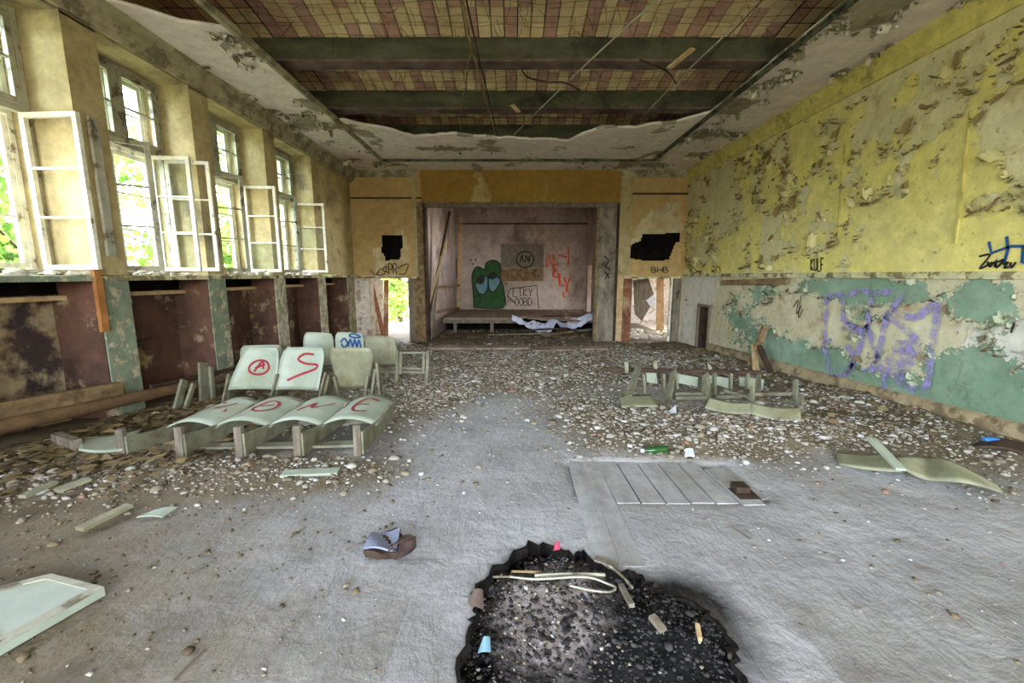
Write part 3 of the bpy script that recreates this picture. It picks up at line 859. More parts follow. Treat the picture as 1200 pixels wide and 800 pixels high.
for bay in range(len(BY) - 1):
    y0 = BY[bay] + 0.21
    for r in range(6):
        y = y0 + (r + 0.5) * bl
        for c in range(int(9.2 / bw)):
            x = -4.55 + (c + 0.5) * bw
            base = 'r' if (c % 3 == 0) else 'y'
            col = base if random.random() < 0.72 else random.choice('ry')
            v = Vector((x, y, vault_z(y)))
            sh = (-3.0 < x < 3.3) and ((bay == 3 and y > 5.25) or (bay == 4 and y > 6.9) or (bay == 5 and y > 8.5 and y < 9.2))
            sl = math.atan2(vault_z(y + .05) - vault_z(y - .05), 0.1)
            cand.append((sh, v, sl, col))
vis = [c for c in cand if c[0]][:300]
rest = [c for c in cand if not c[0]] + [c for c in cand if c[0]][300:]
for _, v, sl, col in vis:
    place('ceiling_brick', BRK[col], ceil, v + Vector((0, 0, random.uniform(-.006, .006))), (sl, 0, random.uniform(-.015, .015)))
m = MB()
for _, v, sl, col in rest:
    w, l = bw / 2 - .006, bl / 2 - .006
    d = math.tan(sl) * l
    m.add([(v.x - w, v.y - l, v.z - d), (v.x + w, v.y - l, v.z - d), (v.x + w, v.y + l, v.z + d), (v.x - w, v.y + l, v.z + d)], [(0, 3, 2, 1)], 0 if col == 'r' else 1)
tag(m.build('brick_field', [MAT['brick_red'], MAT['brick_yel']], ceil), kind='stuff')
m = MB()
m.sheet(lambda u, v: (-4.9 + 9.8 * u, YB - .3 + (17.5 - YB) * v, ZB + 0.50), 2, 2, 0.02)
m.build('mortar_backing', MAT['soot'], ceil)
# hanging reed wires on the vaults
m = MB()
for k in range(230):
    y = random.choice([random.uniform(5.2, 5.95), random.uniform(6.7, 7.5), random.uniform(8.3, 9.0)])
    x = random.uniform(-3, 3.3); z = vault_z(y) - 0.01
    L = random.uniform(0.06, 0.22)
    q = (x + random.uniform(-.12, .12), y + random.uniform(-.12, .12), z - L)
    m.tube([(x, y, z + .02), ((x + q[0]) / 2 + .01, (y + q[1]) / 2, z - L * .45), q], 0.0028, 3)
for y in (5.3, 5.5, 5.68, 5.85, 6.95, 7.1, 7.25, 7.4, 8.6, 8.75, 8.9):
    pts = [(x, y + random.uniform(-.03, .03), vault_z(y) - 0.08 + random.uniform(-.05, .02)) for x in np.linspace(-3.1, 3.35, 16)]
    m.tube(pts, 0.0028, 3)
tag(m.build('reed_wires', MAT['wire'], ceil), kind='stuff')

# ------------------------------------------------------------------ far wall with stage opening and two doorways
def fx(px, py=323): return at_y(px, py, YF).x
def fzz(py): return at_y(600, py, YF).z
XFL = -4.2
SX0, SX1, SZ1 = fx(498), fx(722), fzz(240)      # stage opening
D1 = (fx(433), fx(478), -0.1, fzz(326)); D2 = (fx(740), fx(790), -0.1, fzz(326))
def P(px, py): q = at_y(px, py, YF); return (q.x, q.z)
HOLE1 = [P(448, 275), (P(471, 276)), P(472, 290), P(470, 292), P(469, 304), P(452, 305), P(450, 298), P(447, 296)]
HOLE2 = [P(753, 274), P(797, 273), P(796, 283), P(791, 285), P(787, 296), P(784, 304), P(770, 306), P(752, 305), P(737, 302), P(735, 290), P(743, 285), P(751, 282)]
def A_far(x, z):
    s = 0.30 + 0.75 * fbm(np.asarray(x) * 1.4, np.asarray(z) * 1.4, 71, 4)
    c1 = at_y(459, 290, YF); c2 = at_y(773, 268, YF)
    s = s - 0.55 * blob(x, z, c1.x + 0.08, c1.z, 0.36, 0.42) - 0.6 * blob(x, z, c2.x, c2.z, 0.5, 0.34) - 0.35 * blob(x, z, c2.x - .3, c2.z - .5, 0.55, 0.3)
    s = s - 0.5 * np.clip((ZD - np.asarray(z)) / 0.1, 0, 1)
    return s
u = grid_coords(XFL - .3, XR + .1, 0.03, (SX0, SX1, D1[0], D1[1], D2[0], D2[1])); v = grid_coords(-0.05, ZC + 0.1, 0.03, (SZ1, D1[3]))
wf = wall_grid('wall_far', 'y', YF, u, v, MAT['far'], holes=[(SX0, SX1, -1, SZ1), D1, D2], polys=[HOLE1, HOLE2], attrs={'paint': A_far}, kind='structure')
tag(wf, 'ochre end wall with the open stage and two doorways')
for h, nm in ((HOLE1, 'broken_hole_cavity'), (HOLE2, 'broken_hole_cavity')):
    m = MB()
    x0, x1 = min(q[0] for q in h) - .06, max(q[0] for q in h) + .06; z0, z1 = min(q[1] for q in h) - .06, max(q[1] for q in h) + .06
    m.box((x0, YF + .2, z0), (x1, YF + .24, z1)); m.box((x0, YF + .012, z0), (x0 + .02, YF + .2, z1)); m.box((x1 - .02, YF + .012, z0), (x1, YF + .2, z1))
    m.box((x0, YF + .012, z0), (x1, YF + .2, z0 + .02)); m.box((x0, YF + .012, z1 - .02), (x1, YF + .2, z1))
    m.build(nm, MAT['black_void'], wf)
# thickness of the wall at its openings
def jambs(x0, x1, z1, t, mat, nm, z0=-.05):
    for a, b in (((x0 - .04, YF + .004, z0), (x0, YF + t, z1)), ((x1, YF + .004, z0), (x1 + .04, YF + t, z1)), ((x0 - .04, YF + .004, z1), (x1 + .04, YF + t, z1 + .04))):
        m = MB(); m.box(a, b); m.build(nm, mat, wf)
jambs(D1[0], D1[1], D1[3], 0.3, MAT['plaster_pale'], 'door_jamb'); jambs(D2[0], D2[1], D2[3], 0.3, MAT['plaster_pale'], 'door_jamb')
# header panels
xs = [SX0 - .03, fx(520), fx(570), fx(605), fx(652), SX1 + .03]
hz0, hz1 = fzz(237), ZC + .02
for i in range(len(xs) - 1):
    a, b = xs[i] + .006, xs[i + 1] - .006
    wall_grid('header_panel', 'y', YF - 0.07 - 0.004 * (i % 2), grid_coords(a, b, .06), grid_coords(hz0, hz1, .06), MAT['header'], attrs={'paint': lambda x, z: 0.3 + 0.7 * fbm(x * 1.2, z * .8, 81, 4)}, parent=wf)
m = MB(); m.box((SX0 - .04, YF - .066, hz0 - .03), (SX1 + .04, YF + .35, hz0 + .01)); m.box((SX0 - .03, YF - .06, hz0), (SX1 + .03, YF + .3, ZC + .02)); m.build('header_beam', MAT['wood'], wf)
m = MB(); m.box((SX0, YF - .02, hz0 - .12), (SX1, YF + .1, hz0 - .03)); m.build('header_soffit_board', MAT['wood_grey'], wf)
# left post of the opening, right pier, pilaster strips
m = MB(); m.box((SX0 - .16, YF - .05, 0), (SX0 - .01, YF + .25, hz0)); m.build('opening_post', MAT['header'] if False else MAT['wood'], wf)
m = MB(); m.box((SX0 - .01, YF - .03, 0), (SX0 + .06, YF + .28, hz0 - .03)); m.build('opening_post_lining', MAT['wood_dark'], wf)
rp0 = fx(700)
m = MB(); m.box((rp0, YF + .02, 0), (SX1 - .03, YF + .5, hz0 - .03)); m.build('grey_pier', MAT['pier_wood'], wf)
m = MB(); m.box((rp0 - .06, YF + .0, 0), (rp0, YF + .06, hz0 - .03)); m.build('pier_lining', MAT['wood'], wf)
m = MB(); m.box((SX1 - .03, YF - .04, 0), (SX1 + .03, YF + .5, hz0)); m.build('pier_lining', MAT['wood_dark'], wf)
m = MB(); m.box((SX1 + .03, YF - .05, ZD), (fx(737), YF, ZC)); m.build('pilaster_strip', MAT['cream'], wf)
m = MB(); m.box((SX1 + .03, YF - .05, 0), (fx(730), YF, ZD)); m.build('pilaster_strip', MAT['wood_pale'], wf)
m = MB(); m.box((fx(486), YF - .05, ZD), (SX0 - .16, YF, ZC)); m.build('pilaster_strip', MAT['cream'], wf)
# picture rails and dado ledges on the end wall
for (xa, xb, py, hh, mt) in ((XFL, fx(497), 232, .035, 'wood_dark'), (fx(731), XR, 227, .045, 'wood_dark'), (XFL, fx(497), 325, .05, 'trim'), (fx(731), XR, 325, .05, 'trim')):
    m = MB(); m.box((xa, YF - .035, fzz(py) - hh / 2), (xb, YF + .01, fzz(py) + hh / 2)); m.build('rail', MAT[mt], wf)
for (xa, xb) in ((XFL, SX0 - .16), (SX1 + .03, XR)):
    m = MB(); m.prism([(xa, YF + .01, ZC - .16), (xa, YF - .04, ZC - .15), (xa, YF - .1, ZC - .02), (xa, YF - .1, ZC + .02), (xa, YF + .01, ZC + .02)], (xb - xa, 0, 0)); m.build('cornice_piece', MAT['cornice'], wf)
# door casings
def casing(x0, x1, mat, y=YF - .03, z0=0.0, z1=None):
    m = MB(); m.box((x0, y, z0), (x1, YF + .02, z1 or D1[3])); m.build('door_casing', MAT[mat], wf)
casing(fx(478), fx(484), 'wood_grey'); casing(fx(484.5), fx(496), 'wood'); casing(fx(408), fx(432), 'plaster_pale', YF - .03)
casing(fx(731), fx(741), 'wood_red'); casing(fx(790), fx(799), 'wood_grey')
m = MB(); m.tube([(fx(787), YF - .02, 0), (fx(787.5), YF - .02, D2[3])], 0.03, 8); m.build('white_pipe', MAT['frame_white'], wf)

# ------------------------------------------------------------------ stage beyond the opening
YS = 16.3
GX0, GX1, GZ0, GZ1 = -2.12, 2.80, 0.50, 4.25
ws = wall_grid('wall_stage', 'y', YS, grid_coords(GX0 - 1, GX1 + .1, .2), grid_coords(-0.1, GZ1 + .1, .2), MAT['stage'], kind='structure')
tag(ws, 'mauve back wall of the stage covered in graffiti')
m = MB(); m.sheet(lambda u, v: (SX0 - .02 + (GX0 - SX0) * min(1, u * 1.0) * 1.0, YF + .25 + (YS - YF - .25) * u, -0.1 + (GZ1 + .15) * v), 10, 6, .05)
tag(m.build('wall_stage_left', MAT['stage'], origin=(0, 0, 0)), 'side wall of the stage behind the leaning boards', kind='structure')
wx = GX1
m = MB()
m.box((wx, YF + .3, -.1), (wx + .1, 12.3, GZ1)); m.box((wx, 12.3, 3.7), (wx + .1, 14.2, GZ1)); m.box((wx, 12.3, -.1), (wx + .1, 14.2, .45)); m.box((wx, 14.2, -.1), (wx + .1, 15.2, GZ1)); m.box((wx, 15.2, 2.15), (wx + .1, 15.95, GZ1)); m.box((wx, 15.2, -.1), (wx + .1, 15.95, .45)); m.box((wx, 15.95, -.1), (wx + .1, YS, GZ1))  # wide opening hidden behind the pier is added to light the stage
tag(m.build('wall_stage_right', MAT['stage'], origin=(0, 0, 0)), 'side wall of the stage with a side slit and a hidden opening added for light', kind='structure')
m = MB(); m.box((GX0 - 1, YF + .3, GZ1), (GX1 + .3, YS + .1, GZ1 + .08))
tag(m.build('ceiling_stage', MAT['stage'], origin=(0, 0, 0)), 'low ceiling over the stage', kind='structure')
# stage floor boards, sagging to the right
def stage_front(x): return 13.0 - 0.12 * (x < -1) + 0.0
sf = empty('floor_stage', (0, 14, GZ0), 'broken plank floor of the raised stage', kind='structure')
x = GX0 + .02
while x < GX1 - .1:
    w = 0.2
    sag = 0.0 if x < 0.2 else 0.10 * min(1, (x - .2) / .8)
    fr = 13.02 + random.uniform(-.05, .05) + (0.5 if 0.2 < x < 1.6 else 0)
    m = MB(); m.add([(x, fr, GZ0 - .05 - sag), (x + w - .01, fr, GZ0 - .05 - sag), (x + w - .01, YS, GZ0 - .05), (x, YS, GZ0 - .05),
                     (x, fr, GZ0 - sag), (x + w - .01, fr, GZ0 - sag), (x + w - .01, YS, GZ0), (x, YS, GZ0)],
                    [(0, 3, 2, 1), (4, 5, 6, 7), (0, 1, 5, 4), (1, 2, 6, 5), (2, 3, 7, 6), (3, 0, 4, 7)])
    m.build('stage_plank', MAT['stage_board'], sf)
    x += w
MB().box((GX0, 13.06, GZ0 - .17), (0.35, 13.14, GZ0 - .05)).build('front_joist', MAT['wood_grey'], sf)
for xx in (-0.62, -1.75, 0.6, 1.9):
    MB().box((xx - .05, 13.04, 0), (xx + .05, 13.14, GZ0 - .17)).build('stage_post', MAT['wood_grey'], sf)
MB().box((GX0 - .1, 14.2, -.05), (GX1, 14.3, GZ0 - .06)).build('under_stage_dark', MAT['black_void'], sf)  # near-black sheet that paints in the darkness under the stage
# low side wall boards in the left wing
pa, pb = at_y(503, 338, 12.2), at_y(538, 334, 15.5)
MB().bar(pa, pb, .05, .09).build('wing_rail', MAT['wood'], sf)
pa, pb = at_y(503, 367, 12.2), at_y(538, 361, 15.5)
MB().bar(pa, pb, .05, .09).build('wing_rail', MAT['wood'], sf)
MB().bar(at_y(540, 252, 16.25), at_y(538, 365, 16.25), .12, .08, (0, 1, 0)).build('corner_post', MAT['wood_pale'], sf)
MB().bar(at_y(537, 262, 16.24), at_y(688, 262, 16.24), .03, .05).build('back_wall_batten', MAT['wood_dark'], sf)

# ------------------------------------------------------------------ rooms beyond the two doorways
m = MB()
m.box((-4.9, 11.8, 0), (-4.8, 13.3, 2.7)); m.box((-2.66, 11.8, -.1), (-2.56, 13.3, 2.7)); m.box((-4.9, 11.8, 2.7), (-2.56, 13.3, 2.8)); m.box((-4.9, 11.8, -.1), (-2.56, 13.3, -.02))
m.box((-4.9, 13.3, -.1), (-4.05, 13.4, 2.7)); m.box((-2.9, 13.3, -.1), (-2.56, 13.4, 2.7))
tag(m.build('wall_porch', MAT['plaster_pale'], origin=(-3.5, 12.5, 0)), 'pale lobby beyond the doorway beside the windows', kind='structure')
m = MB()
m.box((3.02, 11.8, -.1), (3.12, 12.25, 2.9)); m.box((2.9, 16, -.1), (6.6, 16.1, 2.9)); m.box((2.9, 11.8, -.12), (6.6, 16, -.02))
m.box((6.5, 11.8, -.1), (6.6, 13.5, 2.9)); m.box((6.5, 14.5, -.1), (6.6, 16, 2.9)); m.box((6.5, 13.5, -.1), (6.6, 14.5, .7)); m.box((4.7, 11.82, -.1), (6.6, 11.9, 2.9)); m.box((2.9, 11.8, 2.9), (6.6, 16.1, 3.0)); m.box((6.5, 13.5, 2.1), (6.6, 14.5, 2.9))
tag(m.build('wall_side_room', MAT['cream'] if False else MAT['plaster_pale'], origin=(4.5, 14, 0)), 'bright side room beyond the doorway by the yellow wall', kind='structure')

# ------------------------------------------------------------------ left wall: piers, niches, windows
PIERS = [-3.6, -2.0, -0.4, 1.2, 2.8, 4.44, 6.0, 7.63, 9.32]
PW = 0.17
XO = -4.80       # outer face
ZH = 4.17        # head of the windows
m = MB(); m.box((XO, YB, ZH), (XL - .02, YF, ZC + .45)); m.box((XO, 9.47, ZD), (XFL, YF, ZH + .01))
wl = m.build('wall_left', MAT['pier'], origin=(XL, 5, 0))
tag(wl, 'window wall of olive beige piers over dark radiator niches', kind='structure')
for y in PIERS:
    m = MB(); m.box((XO, y - PW, ZD), (XL, y + PW, ZH + .01)); m.box((XL, y - PW, ZH - .02), (XL, y + PW, ZH)); pr = m.build('pier', MAT['pier'], wl)
    m = MB(); m.box((XO, y - PW, -.9), (XL - .004, y + PW, ZD - .06)); m.build('pier_base', MAT['pier_low'] if y < 7 else MAT['pier_far'], wl)
m = MB(); m.box((XO, 10.75, -.2), (XL - .1, YF, ZD - .06)); m.build('pier_base', MAT['pier_far'], wl)
m = MB(); m.box((XO, 9.47, ZD - .9), (XO + .1, 10.75, ZD)); m.build('niche_back', MAT['niche'], wl)
allp = PIERS + [11.0]
for i in range(len(allp) - 1):
    a, b = allp[i] + PW, allp[i + 1] - PW
    if i == len(allp) - 2: b = 10.75
    m = MB(); m.box((-4.62, a, -.9), (-4.58, b, ZD - .06)); nb = m.build('niche_back', MAT['niche_near'] if abs(allp[i] - 2.8) < .1 else MAT['niche'], wl)
    m = MB(); m.box((-4.58, a, -.9), (XL - .02, a + .012, ZD - .06)); m.box((-4.58, b - .012, -.9), (XL - .02, b, ZD - .06)); m.build('niche_cheek', MAT['niche'], wl)
    m = MB(); m.bar((-4.45, a, 1.585), (-4.45, b, 1.575), .05, .045); m.build('niche_rail', MAT['wood_pale'], wl)
    m = MB(); m.box((-4.57, a + .02, 1.61), (-4.5, b - .02, ZD - .06)); m.build('niche_dark_strip', MAT['black_void'], wl)  # darkness under the sill painted as a near-black strip
    if i >= 4:
        m = MB()
        y0 = a + (b - a) * .3
        m.bar((-4.56, y0, 1.0), (-4.56, y0 + .35, 1.01), .03, .02); m.build('niche_bracket', MAT['wood_dark'], wl)
# sills
for i in range(len(PIERS) - 1):
    a, b = PIERS[i] + PW, PIERS[i + 1] - PW
    MB().prism([(XO, a, ZD - .06), (XL + .03, a, ZD - .06), (XL + .03, a, ZD - .01), (XO, a, ZD)], (0, b - a, 0)).build('window_sill', MAT['pier_low'] if i < 5 else MAT['trim'], wl)
m = MB()
for y in PIERS: pass
MB().box((XL - .02, 9.3, ZD - .06), (XL + .025, YF, ZD - .005)).build('ledge', MAT['trim'], wl)
for y in PIERS: MB().box((XL - .02, y - PW, ZD - .06), (XL + .02, y + PW, ZD - .01)).build('ledge', MAT['trim'], wl)
# cornice
m = MB(); x0 = XL
m.prism([(x0 - .02, YB, ZH + .02), (x0 + .03, YB, ZH + .02), (x0 + .035, YB, ZH + .09), (x0 + .06, YB, ZH + .11), (x0 + .07, YB, ZH + .2), (x0 + .13, YB, ZH + .25), (x0 + .14, YB, ZC + .01), (x0 - .02, YB, ZC + .01)], (0, YF - YB, 0))
tag(m.build('trim_6', MAT['cornice'], origin=(XL, 5, ZH)), 'moulded plaster cornice above the windows', kind='structure')

PANE = {}
def sash(parent, p0, p1, z0, z1, rows, mat='frame_white', w=0.05, t=0.042, glass=0.75, seed=0, cols=1, name='sash'):
    """casement leaf between plan points p0 (hinge) and p1"""
    rr = random.Random(seed)
    a, b = Vector((p0[0], p0[1], 0)), Vector((p1[0], p1[1], 0))
    d = (b - a).normalized(); L = (b - a).length
    nrm = Vector((-d.y, d.x, 0))
    Z = lambda z: Vector((0, 0, z))
    m = MB()
    m.bar(a + d * w / 2 + Z(z0), a + d * w / 2 + Z(z1), t, w, d)
    m.bar(b - d * w / 2 + Z(z0), b - d * w / 2 + Z(z1), t, w, d)
    m.bar(a + d * w + Z(z0 + w / 2), b - d * w + Z(z0 + w / 2), t, w)
    m.bar(a + d * w + Z(z1 - w / 2), b - d * w + Z(z1 - w / 2), t, w)
    s = m.build(name, MAT[mat], parent)
    zz = np.linspace(z0 + w, z1 - w, rows + 1)
    for k in range(1, rows):
        MB().bar(a + d * w + Z(zz[k]), b - d * w + Z(zz[k]), t * .7, .02).build('glazing_bar', MAT[mat], s)
    uu = np.linspace(w, L - w, cols + 1)
    for k in range(1, cols):
        MB().bar(a + d * uu[k] + Z(z0 + w), a + d * uu[k] + Z(z1 - w), t * .7, .02, d).build('glazing_bar', MAT[mat], s)
    for k in range(rows):
        for c in range(cols):
            if rr.random() < glass:
                MB().bar(a + d * (uu[c] + .004) + Z((zz[k] + zz[k + 1]) / 2), a + d * (uu[c + 1] - .004) + Z((zz[k] + zz[k + 1]) / 2), .004, zz[k + 1] - zz[k] - .012).build('pane', MAT['glass'], s)
    return s
XI, XOUT = -4.52, -4.70
ZT = 3.30
def window(n, ya, yb, label, left=None, rights=(), ul=True):
    w = empty('window_%d' % n, ((XI + XOUT) / 2, (ya + yb) / 2, ZD), label, kind='structure')
    mid = (ya + yb) / 2
    for X, mt in ((XI, 'frame_grey'), (XOUT, 'frame_white')):
        for (p, q, ww, hh, up) in (((X, ya + .03, ZD), (X, ya + .03, ZH), .07, .06, (0, 1, 0)), ((X, yb - .03, ZD), (X, yb - .03, ZH), .07, .06, (0, 1, 0)),
                                   ((X, ya + .06, ZH - .03), (X, yb - .06, ZH - .03), .07, .06, (0, 0, 1)), ((X, ya + .06, ZD + .03), (X, yb - .06, ZD + .03), .07, .06, (0, 0, 1)),
                                   ((X, ya + .06, ZT), (X, yb - .06, ZT), .08, .08, (0, 0, 1)), ((X, mid, ZT + .04), (X, mid, ZH - .06), .07, .07, (0, 1, 0))):
            MB().bar(p, q, ww * .8, hh * .8, up).build('frame_member', MAT[mt], w)
        for (a, b, sd) in ((ya + .065, mid - .04, 1), (mid + .04, yb - .065, 2)):
            if not (X == XI and sd == 1 and not ul):
                sash(w, (X + .01, a), (X + .01, b), ZT + .045, ZH - .065, 2, mt, glass=.8, seed=n * 10 + sd)
    for (a, b, sd) in ((ya + .065, mid - .003, 3), (mid + .003, yb - .065, 4)):
        sash(w, (XOUT + .01, a), (XOUT + .01, b), ZD + .065, ZT - .045, 3, 'frame_white', glass=.6, seed=n * 10 + sd)
    if left: sash(w, (XI + .05, ya + .07), left, ZD + .05, ZT - .04, 3, 'frame_grey', .05, .045, glass=.25, seed=n * 10 + 5)
    for k, (h, e, g_) in enumerate(rights): sash(w, h, e, ZD + .05, ZT - .04, 3, 'frame_white', .045, .04, glass=g_, seed=n * 10 + 6 + k)
    return w
def span(i): return PIERS[i] + PW, PIERS[i + 1] - PW
for i, n in ((0, 5), (1, 6), (2, 7), (3, 8)):
    a, b = span(i); window(n, a, b, 'tall double casement window, number %d in the row counted from the rear wall' % (i + 1) if False else ('tall double casement window ' + ('in the rear corner', 'second from the rear corner', 'third from the rear corner', 'just behind the left edge of the picture')[i]), None, [((XI + .05, b - .06), (-3.98, b - .1), .6)])
a, b = span(4); window(1, a, b, 'tall double casement window nearest the viewer at the left edge', None, [((XI + .03, b - .10), (-3.94, b - .13), .35)])
a, b = span(5); window(2, a, b, 'tall double casement window with two casements swung open by the green pier', (-4.06, 5.06), [((XI + .02, b - .24), (-4.04, b - .2), .5), ((XI + .05, b - .05), (-3.96, b + .04), .7)])
a, b = span(6); window(3, a, b, 'tall double casement window third from the left edge', (-4.05, 6.70), [((XI + .05, b - .06), (-3.95, b - .03), .5)])
a, b = span(7); window(4, a, b, 'tall double casement window nearest the stage', (-4.02, 8.28), [((XI + .05, b - .06), (-3.9, b + .02), .5)])
for i in range(len(PIERS) - 1):
    a, b = span(i)
    portal('daylight_portal', (XO - .02, (a + b) / 2, (ZD + ZH) / 2), (0, -math.pi / 2, 0), ZH - ZD, b - a)

# ------------------------------------------------------------------ unseen wall behind the viewer, tall windows added to let daylight in
m = MB()
WB = [(-3.6, -1.4), (-0.9, 1.3), (1.8, 4.0)]
m.box((-5, YB - .4, -.5), (5.4, YB, 1.3)); m.box((-5, YB - .4, 4.1), (5.4, YB, ZC + .5))
xs = [-5] + [c for w in WB for c in w] + [5.4]
for k in range(0, len(xs), 2): m.box((xs[k], YB - .4, 1.3), (xs[k + 1], YB, 4.1))
tag(m.build('wall_back', MAT['cream'] if False else MAT['pier'], origin=(0, YB, 0)), 'unseen rear wall behind the viewer with three tall windows added for daylight', kind='structure')
for a, b in WB: portal('daylight_portal', ((a + b) / 2, YB - .42, 2.7), (math.pi / 2, 0, 0), b - a, 2.8)
portal('daylight_portal', (wx + .15, 13.25, 2.1), (0, math.pi / 2, 0), 3.2, 1.9)
portal('daylight_portal', (wx + .15, 15.57, 1.3), (0, math.pi / 2, 0), 1.7, .75)
# roof slab
m = MB(); m.box((-5.2, YB - .5, ZC + 1.02), (5.6, YF + .3, ZC + 1.12)); m.box((-5.2, YB - .5, ZC + .44), (-4.9, YF + .3, ZC + 1.05)); m.box((-5.2, YF + .32, ZC - .1), (5.6, YS + .3, ZC + 1.0))
tag(m.build('roof', MAT['soot'], origin=(0, 0, ZC + 1)), 'roof slab over the hall', kind='structure')
# ------------------------------------------------------------------ graffiti (flat spray paint on the walls)
FONT = {'A': [[(0, 0), (.5, 1), (1, 0)], [(.2, .4), (.8, .4)]], 'B': [[(0, 0), (0, 1), (.8, .85), (.6, .55), (0, .5)], [(.6, .55), (1, .25), (.6, 0), (0, 0)]],
        'C': [[(1, .85), (.6, 1), (.1, .7), (.1, .3), (.5, 0), (1, .15)]], 'D': [[(0, 0), (0, 1), (.7, .85), (1, .5), (.7, .1), (0, 0)]],
        'E': [[(1, 1), (0, 1), (0, 0), (1, 0)], [(0, .5), (.7, .5)]], 'H': [[(0, 0), (0, 1)], [(1, 0), (1, 1)], [(0, .5), (1, .5)]],
        'I': [[(.5, 0), (.5, 1)]], 'K': [[(0, 0), (0, 1)], [(1, 1), (0, .45), (1, 0)]], 'L': [[(0, 1), (0, 0), (1, 0)]],
        'N': [[(0, 0), (0, 1), (1, 0), (1, 1)]], 'O': [[(.5, 1), (.05, .7), (.1, .2), (.5, 0), (.95, .3), (.9, .8), (.5, 1)]],
        'P': [[(0, 0), (0, 1), (.9, .85), (.8, .5), (0, .45)]], 'R': [[(0, 0), (0, 1), (.9, .85), (.7, .5), (0, .45)], [(.35, .48), (1, 0)]],
        'S': [[(1, .9), (.5, 1), (.05, .75), (.5, .5), (.95, .28), (.5, 0), (0, .1)]], 'T': [[(0, 1), (1, 1)], [(.5, 1), (.5, 0)]],
        'U': [[(0, 1), (.05, .2), (.5, 0), (.95, .2), (1, 1)]], 'W': [[(0, 1), (.25, 0), (.5, .6), (.75, 0), (1, 1)]], 'X': [[(0, 0), (1, 1)], [(0, 1), (1, 0)]],
        'Y': [[(0, 1), (.5, .5), (1, 1)], [(.5, .5), (.4, 0)]], 'Z': [[(0, 1), (1, 1), (0, 0), (1, 0)]], 'F': [[(1, 1), (0, 1), (0, 0)], [(0, .5), (.8, .5)]],
        '4': [[(.75, 0), (.75, 1), (0, .35), (1, .35)]], 'M': [[(0, 0), (0, 1), (.5, .4), (1, 1), (1, 0)]]}
def smooth(pts, n=4):
    pts = [Vector(p) for p in pts]
    if len(pts) < 3: return pts
    out = []
    for i in range(len(pts) - 1):
        p0, p1, p2, p3 = pts[max(i - 1, 0)], pts[i], pts[i + 1], pts[min(i + 2, len(pts) - 1)]
        for k in range(n):
            t = k / n
            out.append(0.5 * ((2 * p1) + (p2 - p0) * t + (2 * p0 - 5 * p1 + 4 * p2 - p3) * t * t + (3 * p1 - p0 - 3 * p2 + p3) * t ** 3))
    out.append(pts[-1])
    return out
def ribbon(m, pts, w, nrm, off=0.003):
    """flat stroke of width w along 3D points lying on a surface with normal nrm"""
    nrm = Vector(nrm).normalized(); L, R = [], []
    for i, p in enumerate(pts):
        d = (pts[min(i + 1, len(pts) - 1)] - pts[max(i - 1, 0)])
        d = d.normalized() if d.length > 1e-6 else Vector((0, 0, 1))
        s = d.cross(nrm).normalized() * (w / 2)
        q = p + nrm * off
        L.append(q + s); R.append(q - s)
    n = len(pts)
    m.add(L + R, [(i, i + 1, n + i + 1, n + i) for i in range(n - 1)])
def strokes_px(lists, proj, w, nrm, mat, parent, name='graffiti', off=0.003, sm=True):
    m = MB()
    for pl in lists:
        pts = [proj(x, y) for x, y in pl]
        ribbon(m, smooth(pts) if sm else pts, w, nrm, off)
    return m.build(name, MAT[mat], parent)
def text_px(s, x0, y0, x1, y1, skew=0.0, tilt=0.0):
    out = []; n = len(s); cw = (x1 - x0) / n
    for i, ch in enumerate(s):
        for st in FONT.get(ch, []):
            out.append([(x0 + cw * (i + .08 + .78 * u) + skew * v * cw, y1 - (y1 - y0) * v + tilt * (i + u)) for u, v in st])
    return out
RW = lambda off=0.0: (lambda x, y: at_x(x, y, XR - .012))
RL = lambda x, y: at_x(x, y, XR - .004)
FW = lambda x, y: at_y(x, y, YF)
SW = lambda x, y: at_y(x, y, YS)
NX, NY = (-1, 0, 0), (0, -1, 0)
z4 = lambda l: [(800 + x / 2.5, 180 + y / 2.5) for x, y in l]
# violet outline letters on the green wall
VI = [[(425, 420), (480, 412), (548, 405), (548, 470), (525, 560), (480, 640), (440, 650), (418, 560), (425, 420)], [(480, 490), (530, 525)], [(480, 560), (505, 600), (480, 645)],
      [(470, 430), (475, 520)], [(548, 410), (640, 408), (600, 480), (575, 590), (545, 640)], [(540, 500), (575, 600)], [(600, 450), (680, 482), (748, 438), (732, 560), (712, 692), (650, 676)],
      [(600, 640), (590, 690), (578, 712)], [(450, 650), (450, 680), (530, 690)], [(415, 560), (440, 548)], [(590, 470), (640, 500), (700, 560)]]
strokes_px([z4(l) for l in VI], RL, 0.085, NX, 'violet', wr, 'graffiti', .012)
VF = [[(628, 545), (700, 548), (690, 600), (660, 650), (640, 685), (600, 640), (510, 640), (560, 620), (600, 600)], [(480, 488), (530, 520), (500, 540)]]
m = MB()
for l in VF:
    pts = [RL(x, y) + Vector((-.014, 0, 0)) for x, y in z4(l)]
    m.add(pts, [tuple(range(len(pts)))])
m.build('graffiti_fill', MAT['violet'], wr)
strokes_px(text_px('RS', 808, 311, 817, 320) + text_px('RD', 834, 312, 845, 321), RW(), .022, NX, 'black_paint', wr, 'tag_lettering')
strokes_px(text_px('KULF', 950, 303, 966, 317), RW(), .02, NX, 'black_paint', wr, 'tag_lettering')
strokes_px([[(886, 308), (892, 305), (888, 314), (894, 311)]], RW(), .02, NX, 'black_paint', wr, 'tag_lettering')
z1 = lambda l: [(1000 + x * .3, 100 + y * .3) for x, y in l]
